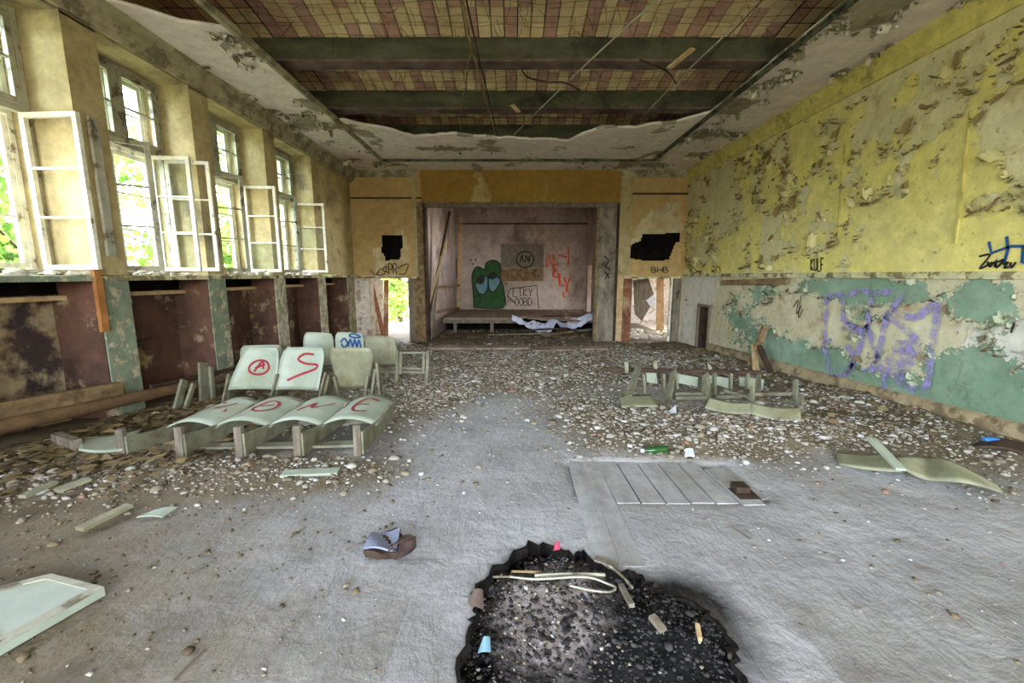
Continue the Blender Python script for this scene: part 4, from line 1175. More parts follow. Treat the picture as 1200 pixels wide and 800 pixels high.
strokes_px([z1([(530, 610), (540, 655), (610, 630)]), z1([(600, 590), (605, 640), (590, 695)]), z1([(612, 628), (700, 628)]), z1([(665, 628), (660, 690), (700, 700)])], RW(), .028, NX, 'blue_paint', wr, 'tag_lettering', sm=False)
strokes_px([z1([(492, 668), (535, 662), (494, 716), (545, 690)]), z1([(525, 688), (535, 708), (550, 690), (555, 710)]), z1([(560, 680), (560, 712), (590, 680), (565, 690)]), z1([(585, 700), (605, 690), (590, 712), (610, 708)]), z1([(615, 690), (618, 712), (636, 690)])], RW(), .02, NX, 'black_paint', wr, 'tag_lettering')
strokes_px([[(1190, 378), (1186, 390)], [(930, 360), (936, 352), (934, 368), (940, 358)], [(940, 345), (936, 372), (942, 362)], [(855, 342), (862, 350), (852, 358)], [(890, 338), (905, 352), (893, 356)]], RL, .018, NX, 'black_paint', wr, 'tag_lettering', .01)
# end wall tags
strokes_px([[(434, 316), (440, 322), (446, 314), (442, 322), (450, 321), (453, 312), (448, 316), (455, 319)]] + text_px('PR', 455, 309, 466, 321) + [[(466, 314), (478, 309), (475, 320), (468, 321)]], FW, .025, NY, 'black_paint', wf, 'tag_lettering')
strokes_px(text_px('BHB', 763, 313, 784, 319) , FW, .025, NY, 'black_paint', wf, 'tag_lettering')
strokes_px([[(708, 300), (713, 305), (710, 312), (715, 316)], [(709, 318), (714, 326)], [(713, 320), (709, 327)]], lambda x, y: at_y(x, y, YF + .02), .035, NY, 'black_paint', wf, 'tag_lettering')
strokes_px([[(792, 345), (796, 340), (793, 350)]], lambda x, y: at_y(x, y, YF - .03), .03, NY, 'black_paint', wf, 'tag_lettering')
# stage back wall: green two-lobed blob with drooping eyes, board, lettering
z2 = lambda l: [(490 + x * .2374, 230 + y * .2374) for x, y in l]
def fill(l, mat, off, parent, name):
    pts = [SW(x, y) + Vector((0, -off, 0)) for x, y in z2(l)]
    pts = smooth(pts + [pts[0]])[:-1]
    m = MB(); c = sum(pts, Vector()) / len(pts)
    m.add([c] + pts, [(0, i + 1, (i + 1) % len(pts) + 1) for i in range(len(pts))]); m.build(name, MAT[mat], parent)
    o = MB(); ribbon(o, pts + [pts[0]], .05, NY, .002); o.build(name + '_outline', MAT['black_paint'], parent)
fill([(275, 548), (272, 470), (266, 390), (290, 348), (328, 360), (335, 330), (370, 316), (405, 335), (408, 400), (424, 470), (418, 548)], 'green_fig', .004, ws, 'graffiti_figure')
fill([(280, 440), (300, 478), (330, 480), (345, 440), (338, 392), (295, 415)], 'eye_blue', .008, ws, 'graffiti_eye')
fill([(346, 400), (350, 455), (372, 472), (398, 440), (404, 408), (360, 382)], 'eye_blue', .008, ws, 'graffiti_eye')
fill([(292, 408), (310, 392), (326, 400), (318, 428), (296, 428)], 'black_paint', .012, ws, 'graffiti_pupil')
fill([(350, 388), (370, 375), (386, 390), (372, 406), (354, 404)], 'black_paint', .012, ws, 'graffiti_pupil')
strokes_px([z2([(275, 495), (300, 490), (310, 515), (285, 540)])], SW, .04, NY, 'black_paint', ws, 'graffiti', .008)
pb0, pb1 = SW(*z2([(408, 418)])[0]), SW(*z2([(620, 236)])[0])
nb = empty('notice_board', ((pb0.x + pb1.x) / 2, YS - .02, pb0.z), 'brown panel with a sprayed circle on the stage back wall', 'board')
zs = SW(*z2([(500, 354)])[0]).z
MB().box((pb0.x, YS - .05, zs + .01), (pb1.x, YS - .01, pb1.z)).build('upper_panel', MAT['wood_grey'], nb)
MB().box((pb0.x, YS - .05, pb0.z), (pb1.x, YS - .01, zs - .01)).build('lower_panel', MAT['wood'], nb)
circ = [(528 + 42 * math.cos(t), 312 + 40 * math.sin(t)) for t in np.linspace(0, 2 * math.pi, 16)]
S5 = lambda x, y: at_y(x, y, YS - .055)
strokes_px([z2(circ), z2([(505, 325), (512, 290), (520, 325)]), z2([(530, 325), (532, 292), (548, 322), (550, 292)])], S5, .05, NY, 'black_paint', nb, 'sprayed_circle')
strokes_px([z2([(490, 375), (515, 410), (540, 372)])], S5, .07, NY, 'wood_red', nb, 'sprayed_mark')
strokes_px(text_px('N', 640, 298, 650, 313) + text_px('E', 648, 310, 656, 324) + text_px('L', 655, 320, 662, 334) + text_px('Y', 660, 325, 670, 342), SW, .10, NY, 'orange_paint', ws, 'graffiti', sm=False)
strokes_px([z2([(740, 250), (744, 300), (738, 350)]), z2([(690, 290), (735, 300)]), z2([(715, 470), (720, 500)])], SW, .06, NY, 'orange_paint', ws, 'graffiti')
strokes_px([z2([(440, 490), (455, 455), (585, 440), (595, 555)]), z2([(440, 490), (480, 530)])], SW, .035, NY, 'black_paint', ws, 'graffiti', sm=False)
strokes_px([[(x, y) for x, y in pl] for pl in text_px('LTKY', 601, 338, 625, 347) + text_px('OOBD', 603, 349, 624, 358)], SW, .03, NY, 'black_paint', ws, 'graffiti')
strokes_px([z2([(185, 305), (186, 405)])], SW, .12, NY, 'wood_red', ws, 'graffiti')
strokes_px([z2([(258, 312), (264, 318)]), z2([(280, 310), (287, 316)]), z2([(268, 330), (275, 336)]), z2([(430, 430), (436, 432)])], SW, .05, NY, 'black_paint', ws, 'graffiti', sm=False)

# ------------------------------------------------------------------ curled paint flakes
def flake_mesh(name, mat, w, h, curl, n=5):
    m = MB(); top, bot = [], []; fr = random.Random(int(w * 1000 + h * 7000 + curl * 131))
    for j in range(n + 1):
        t = j / n
        ang = curl * t
        y = h * (math.sin(ang) / curl); z = h * (1 - math.cos(ang)) / curl
        ww = w * (1 - 0.45 * t * t)
        top += [(-ww / 2 * fr.uniform(.5, 1.25), y, z + .002), (ww / 2 * fr.uniform(.5, 1.25), y * fr.uniform(.9, 1.1), z + .002)]
    m.add(top, [(2 * j, 2 * j + 1, 2 * j + 3, 2 * j + 2) for j in range(n)])
    return m.mesh(name, MAT[mat])
FL_Y = [flake_mesh('paint_flake', 'flake_y', w, h, c) for w, h, c in ((.12, .10, 2.2), (.08, .14, 2.6), (.18, .09, 1.9), (.06, .12, 3.0), (.2, .12, 2.4))]
FL_G = [flake_mesh('paint_flake', 'flake_g', w, h, c) for w, h, c in ((.10, .08, 2.2), (.07, .11, 2.6), (.14, .07, 1.8))]
FL_W = [flake_mesh('paint_flake', 'flake_w', w, h, c) for w, h, c in ((.12, .09, 2.0), (.08, .12, 2.4), (.15, .07, 1.8))]
def wall_rot(kind, ang):
    # flake local: y along surface, z off the surface
    if kind == 'right':   # surface normal -X
        B = Matrix(((0, 0, -1), (1, 0, 0), (0, -1, 0)))     # columns: local x->Y, y->-Z, z->-X
    else:                 # ceiling, normal -Z
        B = Matrix(((1, 0, 0), (0, -1, 0), (0, 0, -1)))
    return (B.to_4x4() @ Matrix.Rotation(ang, 4, 'Z'))
def merge_flakes(spots, protos, kind):
    V, F = [], []
    n = 0
    pv = [[v.co.copy() for v in p.vertices] for p in protos]; pf = [[tuple(f.vertices) for f in p.polygons] for p in protos]
    for (loc, ang, k, s) in spots:
        R = wall_rot(kind, ang)
        for v in pv[k]: V.append(tuple(R @ (v * s) + loc))
        F += [tuple(i + n for i in f) for f in pf[k]]; n += len(pv[k])
    return V, F
def scatter_flakes(kind, protos, mat, sampler, n_big, n_small, parent, s_big=(0.9, 1.7), s_small=(0.25, 0.7)):
    big = [sampler() for _ in range(n_big)]
    for loc in big:
        k = random.randrange(len(protos)); s = random.uniform(*s_big)
        o = place('paint_flake', protos[k], parent, loc)
        R = wall_rot(kind, random.gauss(0, .9) if kind == 'right' else random.uniform(0, 6.28))
        o.rotation_euler = R.to_euler(); o.scale = (s, s, s)
    sp = []
    for _ in range(n_small):
        loc = sampler()
        sp.append((loc, random.gauss(0, .9) if kind == 'right' else random.uniform(0, 6.28), random.randrange(len(protos)), random.uniform(*s_small)))
    V, F = merge_flakes(sp, protos, kind)
    o = np_obj('small_paint_flakes', np_mesh('small_paint_flakes', np.array(V), np.array(F), MAT[mat], True), parent, 'stuff')
def near_edge(fn, a, b, tries=60, tol=0.025):
    best = None
    for _ in range(tries):
        p = (random.uniform(*a), random.uniform(*b)); d = abs(float(fn(p[0], p[1])) - 0.5)
        if best is None or d < best[0]: best = (d, p)
        if d < tol: break
    return best[1]
def s_ru():
    while True:
        y, z = near_edge(lambda y, z: A_ru(np.array(y), np.array(z)), (3.0, 11.4), (ZD + .08, ZC - .3), 12, .03)
        if float(vnoise(y * 1.1, z * 1.1, 91)) > random.random() * 0.9 - 0.05: return Vector((XR - .006, y, z))
scatter_flakes('right', FL_Y, 'flake_y', s_ru, 260, 1700, wr, (0.7, 1.5), (.2, .6))
def s_rl():
    y, z = near_edge(lambda y, z: A_green(np.array(y), np.array(z)), (3.2, 11.3), (.4, ZD - .06), 12, .03)
    return Vector((XR + .004, y, z))
scatter_flakes('right', FL_G, 'flake_g', s_rl, 110, 900, wr, (.6, 1.2), (.2, .5))
def s_cl():
    while True:
        x = random.choice([random.uniform(-3.95, -3.1), random.uniform(3.35, 4.4), random.uniform(-3, 3.3)])
        y = random.uniform(3.5, 11.3)
        if -3.02 < x < 3.3 and y < 9.2: continue
        if x < -3.6 and y < HL + .1: continue
        if abs(float(A_ceil(np.array(x), np.array(y))) - .5) < .035 and (x > 3.3 or random.random() < .6): return Vector((x, y, ZC - .012))
scatter_flakes('ceil', FL_W, 'flake_w', s_cl, 130, 1000, ceil, (.7, 1.4), (.2, .6))

# ------------------------------------------------------------------ theatre seats
def quad_sheet(m, bl, br, tr, tl, bulge=0.0, th=0.012, rnd=0.0, nu=10, nv=10, dirn=None, rb=0.0):
    bl, br, tr, tl = map(Vector, (bl, br, tr, tl))
    n = dirn or (br - bl).cross(tl - bl).normalized()
    n = Vector(n)
    def fn(u, v):
        k = 1.0
        if rnd and v > 1 - rnd: s = (v - 1 + rnd) / rnd; k = 1 - (1 - math.sqrt(max(0, 1 - s * s * .985))) * 0.22
        if rb and v < rb: s = (rb - v) / rb; k = 1 - (1 - math.sqrt(max(0, 1 - s * s * .985))) * 0.15
        uu = .5 + (u - .5) * k
        p = bl * ((1 - uu) * (1 - v)) + br * (uu * (1 - v)) + tr * (uu * v) + tl * ((1 - uu) * v)
        return p + n * (bulge * (1 - (2 * uu - 1) ** 2))
    m.sheet(fn, nu, nv, th)
    return fn
def on_sheet(fn, pts, n, off=0.010):
    return [fn(u, v) + Vector(n) * off for u, v in pts]
# front row, fallen over
FP = [(145, 541), (213, 538), (282, 537), (350, 536), (420, 534)]
pb_ = [at_f(x, y) for x, y in FP]
row = empty('theatre_seat_row', (pb_[2].x, pb_[2].y, fz(pb_[2].y)), 'toppled front row of four grey-green seats with red letters X, O, N, C', 'theatre seats')
Ls = 0.85
ends = []
for i, p in enumerate(pb_):
    b = Vector((p.x, p.y, fz(p.y)))
    H = 0.27 - .01 * random.random()
    MB().bar(b + Vector((0, 0, -.02)), b + Vector((0.0, .01, H)), .06, .035, (0, 1, 0)).build('foot_post', MAT['wood_grey'], row)
    e = b + Vector((0.10 if i == 0 else (0.05 if i < 4 else .02), Ls, 0))
    ends.append((b, e))
    m = MB()
    def slab(u, v, b=b, e=e):
        q = b.lerp(e, u); bend = math.sin(u * math.pi) * -.015
        lo = fz(q.y) + .015 + .05 * u; hi = fz(q.y) + .21 + .03 * u - .05 * math.sin(u * math.pi)
        return Vector((q.x + .035 + bend, q.y, lo + (hi - lo) * v))
    m.sheet(slab, 10, 2, .025); m.build('standard', MAT['seat_frame'], row)
for i in range(4):
    (b0, e0), (b1, e1) = ends[i], ends[i + 1]
    f = lambda b, e, t, dz: (lambda q: Vector((q.x + .035, q.y, fz(q.y) + dz)))(b.lerp(e, t))
    bl, br = f(b0, e0, .42, .17), f(b1, e1, .40, .15)
    tl, tr = f(b0, e0, 1.18, .22), f(b1, e1, 1.16, .20)
    m = MB(); fn = quad_sheet(m, bl, br, tr, tl, .06, .014, .0, 14, 8, (0, 0, 1))
    pn = m.build('seat_panel', MAT['seat'], row, True)
    g = MB()
    G = {0: [[(.35, .75), (.75, .4)], [(.45, .45), (.68, .72)]], 1: [[(.3, .5), (.42, .72), (.62, .7), (.7, .5), (.55, .32), (.36, .36), (.3, .5)], [(.4, .5), (.6, .6)]],
         2: [[(.25, .35), (.45, .62), (.5, .42), (.78, .72)]], 3: [[(.72, .75), (.45, .82), (.32, .55), (.42, .28), (.68, .3)], [(.34, .55), (.6, .56)]]}[i]
    for s in G:
        pts = smooth(on_sheet(fn, s, (0, 0, 1), .010)); ribbon(g, pts, .03, (0, 0, 1), .002)
    g.build('red_lettering', MAT['red_paint'], pn)
    q0, q1 = f(b0, e0, .22, .04), f(b1, e1, .22, .04)
    MB().bar(q0, q1, .10, .022).build('cross_rail', MAT['seat_frame'], row)
    q0, q1 = f(b0, e0, .95, .06), f(b1, e1, .95, .06)
    MB().bar(q0, q1, .05, .05).build('cross_rail', MAT['seat_frame'], row)
# loose bent panel at the left end of that row
m = MB(); quad_sheet(m, at_f(92, 527, .11), at_f(143, 527, .11), at_f(166, 503, .14), at_f(96, 512, .12), -.02, .014)
tag(m.build('seat_panel_loose', MAT['seat'], None, True), 'loose pale seat panel lying left of the toppled seat row', 'panel')
m = MB(); m.bar(at_f(66, 513, .13), at_f(91, 521, .12), .06, .09)
tag(m.build('wood_block', MAT['wood_grey']), 'short grey wood block beside the loose pale seat panel', 'wood')

# second row, standing
def dpt(px, py, Y): return at_y(px, py, Y)
Y2 = 4.95
row2 = empty('theatre_seat_row', (-2.6, Y2, fz(Y2)), 'standing seat row with red sprayed letters A and S on two backrests', 'theatre seats')
def back(row, c, Yb, Yt, mat='seat', bulge=-.05, name='backrest', rnd=.35, th=.014):
    (bl, br, tr, tl) = c
    m = MB(); fn = quad_sheet(m, dpt(*bl, Yb), dpt(*br, Yb), dpt(*tr, Yt), dpt(*tl, Yt), bulge, th, rnd, 12, 10, (0, -1, 0))
    return m.build(name, MAT[mat], row, True), fn
bA, fA = back(row2, ((265, 457), (323, 457), (328, 408), (287, 407)), Y2, Y2 + .14)
bS, fS = back(row2, ((322, 457), (373, 458), (382, 408), (331, 407)), Y2, Y2 + .14)
bD, fD = back(row2, ((396, 455), (432, 454), (439, 407), (384, 407)), Y2 + .25, Y2 + .05, 'seat_olive', .03)
bG, fG = back(row2, ((284, 440), (328, 440), (331, 404), (280, 405)), Y2 + .45, Y2 + .5, 'seat', -.03)
g = MB()
ring_ = [(.52 + .24 * math.cos(t), .52 + .17 * math.sin(t)) for t in np.linspace(.2, 2 * math.pi + .5, 14)]
for s in (ring_, [(.42, .42), (.55, .66), (.62, .48)], [(.42, .5), (.64, .6)]):
    ribbon(g, smooth(on_sheet(fA, s, (0, -1, 0), .010)), .026, (0, -1, .2), .003)
g.build('red_lettering', MAT['red_paint'], bA)
g = MB()
for s in ([(.74, .84), (.5, .84), (.38, .72), (.55, .62), (.85, .6), (.82, .5), (.5, .36), (.22, .22)],):
    ribbon(g, smooth(on_sheet(fS, s, (0, -1, 0), .010)), .028, (0, -1, .2), .003)
g.build('red_lettering', MAT['red_paint'], bS)
def slab_px(row, p0, p1, Y0, Y1, w, t, name='standard', mat='seat_frame', on=False):
    a, b = dpt(*p0, Y0), dpt(*p1, Y1)
    m = MB(); m.bar(a, b, t, w, (0, 1, 0)); m.build(name, MAT[mat], row)
for (p0, p1) in (((261, 474), (269, 438)), ((316, 475), (325, 438)), ((372, 474), (382, 436))):
    slab_px(row2, p0, p1, Y2 - .05, Y2 + .02, .05, .022)
    q0 = (p0[0] + 8, p0[1] - 2); q1 = (p1[0] + 5, p1[1] + 2)
    slab_px(row2, q0, q1, Y2 + .1, Y2 + .1, .11, .03, mat='seat_frame')
for (p0, p1, Y0, Y1, w) in (((204, 490), (216, 445), 4.55, 4.75, .09), ((214, 488), (227, 449), 4.6, 4.75, .05), ((240, 474), (238, 425), 5.0, 5.15, .14), ((250, 472), (247, 430), 5.05, 5.15, .05),
                            ((447, 476), (442, 425), Y2 + .0, Y2 + .1, .06), ((434, 474), (440, 432), Y2 + .1, Y2 + .15, .04), ((426, 475), (431, 440), Y2 + .05, Y2 + .15, .035), ((400, 474), (392, 440), Y2 + .2, Y2 + .15, .05)):
    slab_px(row2, p0, p1, Y0, Y1, w, .03)
for (p0, p1, Y0, Y1, w, t) in (((216, 476), (440, 478), Y2 - .1, Y2 - .1, .05, .06), ((225, 470), (445, 470), Y2 + .3, Y2 + .3, .05, .05), ((452, 490), (477, 463), 4.6, 5.35, .05, .04), ((448, 460), (477, 461), 5.4, 5.4, .05, .04), ((452, 478), (470, 462), 4.75, 5.3, .04, .03)):
    slab_px(row2, p0, p1, Y0, Y1, w, t, 'cross_rail')
for x in (285, 310, 345, 362, 415):
    m = MB(); quad_sheet(m, dpt(x - 14, 470, Y2 + .2), dpt(x + 14, 470, Y2 + .2), dpt(x + 14, 463, Y2 + .5), dpt(x - 14, 463, Y2 + .5), .02, .012)
    m.build('seat_board', MAT['seat_frame'], row2)
# third row
Y3 = 6.15
row3 = empty('theatre_seat_row', (-2.1, Y3, fz(Y3)), 'farther seat row with a blue scrawl on one backrest, near the doorway', 'theatre seats')
back(row3, ((356, 430), (391, 430), (391, 391), (355, 389)), Y3 + .1, Y3 + .2)
b3, f3 = back(row3, ((394, 425), (427, 425), (426, 391), (392, 389)), Y3, Y3 + .12)
back(row3, ((430, 428), (467, 427), (463, 395), (427, 393)), Y3 - .1, Y3 + .02, 'seat_olive')
g = MB()
for s in ([(.18, .66), (.3, .8), (.4, .62), (.28, .5), (.2, .62)], [(.42, .52), (.5, .78), (.58, .52), (.66, .78), (.74, .52), (.82, .78), (.9, .5)], [(.45, .9), (.65, .97), (.92, .88), (.6, .84), (.45, .9)]):
    ribbon(g, smooth(on_sheet(f3, s, (0, -1, 0), .012)), .028, (0, -1, .2), .003)
g.build('blue_lettering', MAT['blue_paint'], b3)
for (p0, p1, w) in (((465, 454), (466, 410), .06), ((469, 438), (470, 413), .03), ((500, 452), (502, 411), .07), ((496, 436), (497, 413), .03), ((392, 440), (391, 420), .05), ((360, 440), (358, 420), .05), ((430, 440), (430, 424), .05)):
    slab_px(row3, p0, p1, 6.0, 6.05, w, .04)
for (p0, p1, Y0, w) in (((468, 413), (502, 413), 6.08, .03), ((446, 430), (499, 432), 6.08, .03), ((446, 435), (499, 436), 6.05, .04), ((466, 452), (500, 451), 6.05, .03), ((356, 432), (466, 434), 6.1, .05)):
    slab_px(row3, p0, p1, Y0, Y0, .03, w, 'cross_rail')
# toppled row on the right
zr = lambda x, y: (700 + x / 4.615, 415 + y / 4.615)
YR = 5.1
row4 = empty('theatre_seat_row', (at_f(*zr(560, 240)).x, YR, fz(YR)), 'broken overturned seat row with bare frame standing in rubble before the green wall', 'theatre seats')
def pr(x, y, Y): return at_y(*zr(x, y), Y)
def bar4(x0, y0, x1, y1, Ya, Yb, w, t, name='frame_rail', mat='seat_frame'):
    MB().bar(pr(x0, y0, Ya), pr(x1, y1, Yb), t, w, (0, 1, 0)).build(name, MAT[mat], row4)
bar4(30, 82, 880, 100, 5.6, 5.5, .035, .055, 'back_rail', 'wood_dark')
for x, y0, y1 in ((160, 35, 95), (318, 40, 96), (612, 40, 100)):
    MB().prism([pr(x - 14, y0 + 4, 5.55), pr(x + 6, y0 + (26 if x > 500 else 6), 5.55), pr(x + 10, y1, 5.55), pr(x - 8, y1, 5.55)], (0, .03, 0)).build('bracket', MAT['seat_olive'], row4)
for (x0, y0, x1, y1, Ya, Yb, w) in ((165, 230, 225, 65, 4.85, 5.45, .10), (255, 215, 250, 110, 5.4, 5.5, .05), (360, 235, 355, 110, 5.3, 5.45, .08), (375, 285, 412, 90, 4.9, 5.5, .09), (430, 190, 425, 100, 5.4, 5.5, .06),
                                    (582, 250, 585, 110, 5.1, 5.4, .10), (603, 235, 600, 135, 5.15, 5.4, .04), (632, 230, 632, 105, 5.2, 5.5, .05), (720, 190, 722, 105, 5.4, 5.5, .05), (812, 190, 812, 105, 5.4, 5.5, .06),
                                    (868, 262, 872, 110, 5.0, 5.5, .06), (838, 330, 838, 175, 4.7, 4.9, .05), (1072, 280, 1072, 140, 4.9, 5.1, .055), (1100, 365, 1102, 218, 4.6, 4.75, .06)):
    bar4(x0, y0, x1, y1, Ya, Yb, w, .03, 'standard')
for (x0, y0, x1, y1, Ya, Yb, w) in ((420, 235, 585, 232, 5.1, 5.1, .05), (420, 212, 580, 215, 5.2, 5.2, .04), (640, 230, 840, 225, 5.1, 5.1, .05), (840, 215, 1075, 212, 5.0, 5.05, .04), (690, 195, 830, 240, 5.3, 5.0, .04), (880, 265, 1075, 262, 4.9, 4.9, .05)):
    bar4(x0, y0, x1, y1, Ya, Yb, w, .04, 'frame_rail')
def pan5(c, dz, dy, mat, bulge, name):
    b0, b1 = at_f(*zr(*c[0]), dz[0]), at_f(*zr(*c[1]), dz[1])
    t1, t0 = at_y(*zr(*c[2]), b1.y + dy), at_y(*zr(*c[3]), b0.y + dy)
    m = MB(); quad_sheet(m, b0, b1, t1, t0, bulge, .014, 0, 10, 6, (0, -.5, 1)); m.build(name, MAT[mat], row4, True)
def pan4(c, Ys, mat, bulge, name):
    m = MB(); q = [pr(x, y, Y) for (x, y), Y in zip(c, Ys)]
    quad_sheet(m, q[0], q[1], q[2], q[3], bulge, .014, 0, 10, 6, (0, -.3, 1)); m.build(name, MAT[mat], row4, True)
pan5(((135, 288), (332, 286), (290, 222), (118, 228)), (.06, .06), .33, 'seat_olive', .01, 'seat_panel')
pan5(((580, 290), (832, 322), (835, 262), (610, 232)), (.12, .12), .12, 'seat_olive', -.03, 'seat_panel')
pan5(((832, 322), (1102, 362), (1098, 288), (835, 262)), (.12, .12), .12, 'seat_olive', -.03, 'seat_panel')
for c in (((268, 150), (325, 160), (318, 100), (262, 98)), ((438, 155), (540, 175), (545, 125), (435, 105)), ((600, 150), (715, 188), (722, 130), (600, 112)), ((768, 170), (895, 195), (900, 135), (766, 122))):
    m = MB(); q = [pr(x, y, 5.65) for x, y in c]
    quad_sheet(m, q[0], q[1], q[2], q[3], .0, .014, 0, 6, 4); m.build('backrest', MAT['seat'], row4)

# ------------------------------------------------------------------ loose boards and finds
def plank_px(name, p0, p1, w, t, label, cat, mat='wood', d0=.03, d1=.03, group=None):
    a, b = at_f(p0[0], p0[1], d0), at_f(p1[0], p1[1], d1)
    m = MB(); m.bar(a, b, w, t)
    return tag(m.build(name, MAT[mat]), label, cat, group)
# big grey panel in the corner
c = [at_f(0, 772), at_f(124, 700), at_f(62, 684), at_f(-90, 722)]
base = empty('door_panel', (c[1].x - .4, c[1].y - .1, fz(c[1].y)), 'flat grey painted door panel lying on the dusty floor at the left corner', 'panel')
n0_ = [Vector((p.x, p.y, fz(p.y) + .012)) for p in c]
far = c[1] + (c[2] - c[1]); 
m = MB(); m.prism(n0_, (0, 0, .035)); m.build('board', MAT['seat'], base)
ctr = sum(n0_, Vector()) / 4
inn = [ctr + (p - ctr) * .8 for p in n0_]
m = MB()
for i in range(4):
    a, b = n0_[i], n0_[(i + 1) % 4]; a2, b2 = inn[i], inn[(i + 1) % 4]
    m.prism([a + Vector((0, 0, .036)), b + Vector((0, 0, .036)), b2 + Vector((0, 0, .036)), a2 + Vector((0, 0, .036))], (0, 0, .006))
m.build('raised_border', MAT['frame_grey'], base)
# plank in front of the seat row
plank_px('short_board', (331, 556), (397, 553), .09, .035, 'short pale board on the floor in front of the toppled seat row', 'board', 'seat', .025, .025)
for (p0, p1, w, lab) in (((26, 582), (64, 565), .05, 'thin pale batten near the left edge, beside a second one'), ((66, 575), (104, 561), .06, 'broken pale batten lying between two others in the left rubble'),
                         ((93, 620), (152, 592), .06, 'long pale batten pointing at the crumpled packet')):
    plank_px('batten', p0, p1, w, .02, lab, 'wood', 'seat_olive', *((.035, .045) if p0[0] > 90 else (.08, .09)))
m = MB(); quad_sheet(m, at_f(160, 606, .02), at_f(190, 606, .02), at_f(209, 594, .025), at_f(178, 599, .03), .01, .008)
tag(m.build('plaster_sheet', MAT['seat']), 'pale ragged paint sheet on the floor left of centre', 'debris')
# bent plywood on the right
pw = empty('bent_plywood', (at_f(1070, 560).x, at_f(1070, 560).y, fz(3.3)), 'olive bent plywood seat shell lying before the green wall', 'plywood')
q = lambda x, y: (940 + x / 4.446, 460 + y / 4.446)
A = lambda x, y, d=0: at_f(*q(x, y), d)
m = MB(); quad_sheet(m, A(195, 375, .04), A(520, 410, .10), A(430, 320, .10), A(178, 310, .06), -.01, .014, 0, 10, 6, (0, 0, 1)); m.build('flat_leaf', MAT['seat_olive'], pw, True)
m = MB()
L0, L1 = [A(520, 392, .12), A(640, 450, .04), A(860, 470, .10), A(1045, 522, .01)], [A(490, 335, .14), A(640, 335, .10), A(760, 350, .14), A(1010, 480, .04)]
S0, S1 = smooth(L0, 6), smooth(L1, 6)
def shell(u, v):
    k = min(17.999, u * 18); i = int(k); t = k - i
    return S0[i].lerp(S0[i + 1], t).lerp(S1[i].lerp(S1[i + 1], t), v)
m.sheet(shell, 36, 6, .014); m.build('curved_leaf', MAT['seat_olive'], pw, True)
m = MB(); m.bar(A(360, 240, .22), A(515, 400, .13), .06, .02); m.build('batten', MAT['seat'], pw)
# leaning timbers by the right wall
lt = empty('leaning_timber', (at_f(887, 436).x, at_f(887, 436).y, fz(7)), 'dark broken timbers propped against the green wall behind the overturned seats', 'timber')
b0 = at_f(878, 432)
YLT = b0.y
MB().bar(b0, at_x(897, 382, 4.46), .10, .06, (0, 1, 0)).build('timber', MAT['wood'], lt)
MB().bar(at_f(904, 438), at_y(888, 402, YLT + .1), .09, .05, (0, 1, 0)).build('timber', MAT['wood_dark'], lt)
MB().bar(at_f(886, 437), at_y(884, 405, YLT + .2), .11, .04, (0, 1, 0)).build('timber', MAT['wood_pale'], lt)
plank_px('loose_board', (806, 422), (835, 420), .12, .04, 'short ochre board lying behind the overturned seat row', 'board', 'seat_olive', .06, .06)
plank_px('loose_board', (735, 412), (815, 408), .2, .04, 'long grey board lying before the bright doorway', 'board', 'wood_grey', .03, .03)
# step boards before the stage
for (p0, p1, w, lab, mt) in (((506, 407), (620, 407), .42, 'wide pale board in front of the stage, towards the window side', 'stage_board'), ((622, 410), (710, 408), .38, 'wide pale board in front of the stage, towards the yellow wall', 'stage_board')):
    plank_px('step_board', p0, p1, w, .06, lab, 'board', mt, .05, .05)
for (p0, p1, Ya, Yb, w, mt, lab) in (((527, 248), (502, 372), 12.6, 12.0, .13, 'wood_dark', 'dark beam leaning in the left wing of the stage'), ((524, 280), (503, 356), 12.4, 11.9, .07, 'wood_pale', 'pale batten leaning in front of the dark beam on stage'), ((516, 300), (505, 400), 12.3, 11.8, .05, 'wood_grey', 'thin grey batten leaning nearest the stage post')):
    m = MB(); m.bar(at_y(*p0, Ya), at_y(*p1, Yb), .05, w, (0, 1, 0)); tag(m.build('leaning_beam', MAT[mt]), lab, 'beam')
# crumpled blue white sheeting on stage
def crumple(u, v):
    x = 0.0 + 2.55 * u; y = 12.6 + .8 * v - .12 * math.sin(u * 5)
    prof = float(np.interp(u, (0, .12, .3, .42, .52, .62, .75, .88, 1), (.52, .40, .18, .12, .40, .16, .20, .46, .56)))
    z = prof * (1 - v * .5) + .50 * v * .5 + .30 * (float(fbm(u * 11, v * 5, 5, 3)) - .5)
    return Vector((x, y, max(.07, z)))
m = MB(); m.sheet(crumple, 60, 20, .008)
tag(m.build('crumpled_sheeting', MAT['sheeting']), 'crumpled blue-white plastic sheeting sagging over the broken stage edge', 'sheeting')
for k, (x, y, a, L, mt) in enumerate(((-1.2, 12.3, .2, 1.3, 'wood_dark'), (0.2, 12.2, -.1, 1.8, 'wood_grey'), (1.3, 12.1, .5, 1.0, 'wood'), (1.9, 12.4, -.5, 1.2, 'wood_dark'), (0.9, 12.5, .15, 1.5, 'wood_dark'), (2.2, 12.25, .5, .7, 'wood_grey'))):
    m = MB(); d = Vector((math.cos(a), math.sin(a), .04)) * (L / 2); c0 = Vector((x, y, .09 + .03 * k))
    m.bar(c0 - d, c0 + d, .14, .035)
    tag(m.build('broken_plank', MAT[mt]), ['dark broken plank under the left end of the stage', 'long grey plank under the middle of the stage edge', 'brown plank stub below the sagging sheeting', 'dark plank below the stage near its added side opening', 'dark long plank behind the grey plank under the stage', 'short grey plank at the foot of the grey stage pier'][k], 'plank')
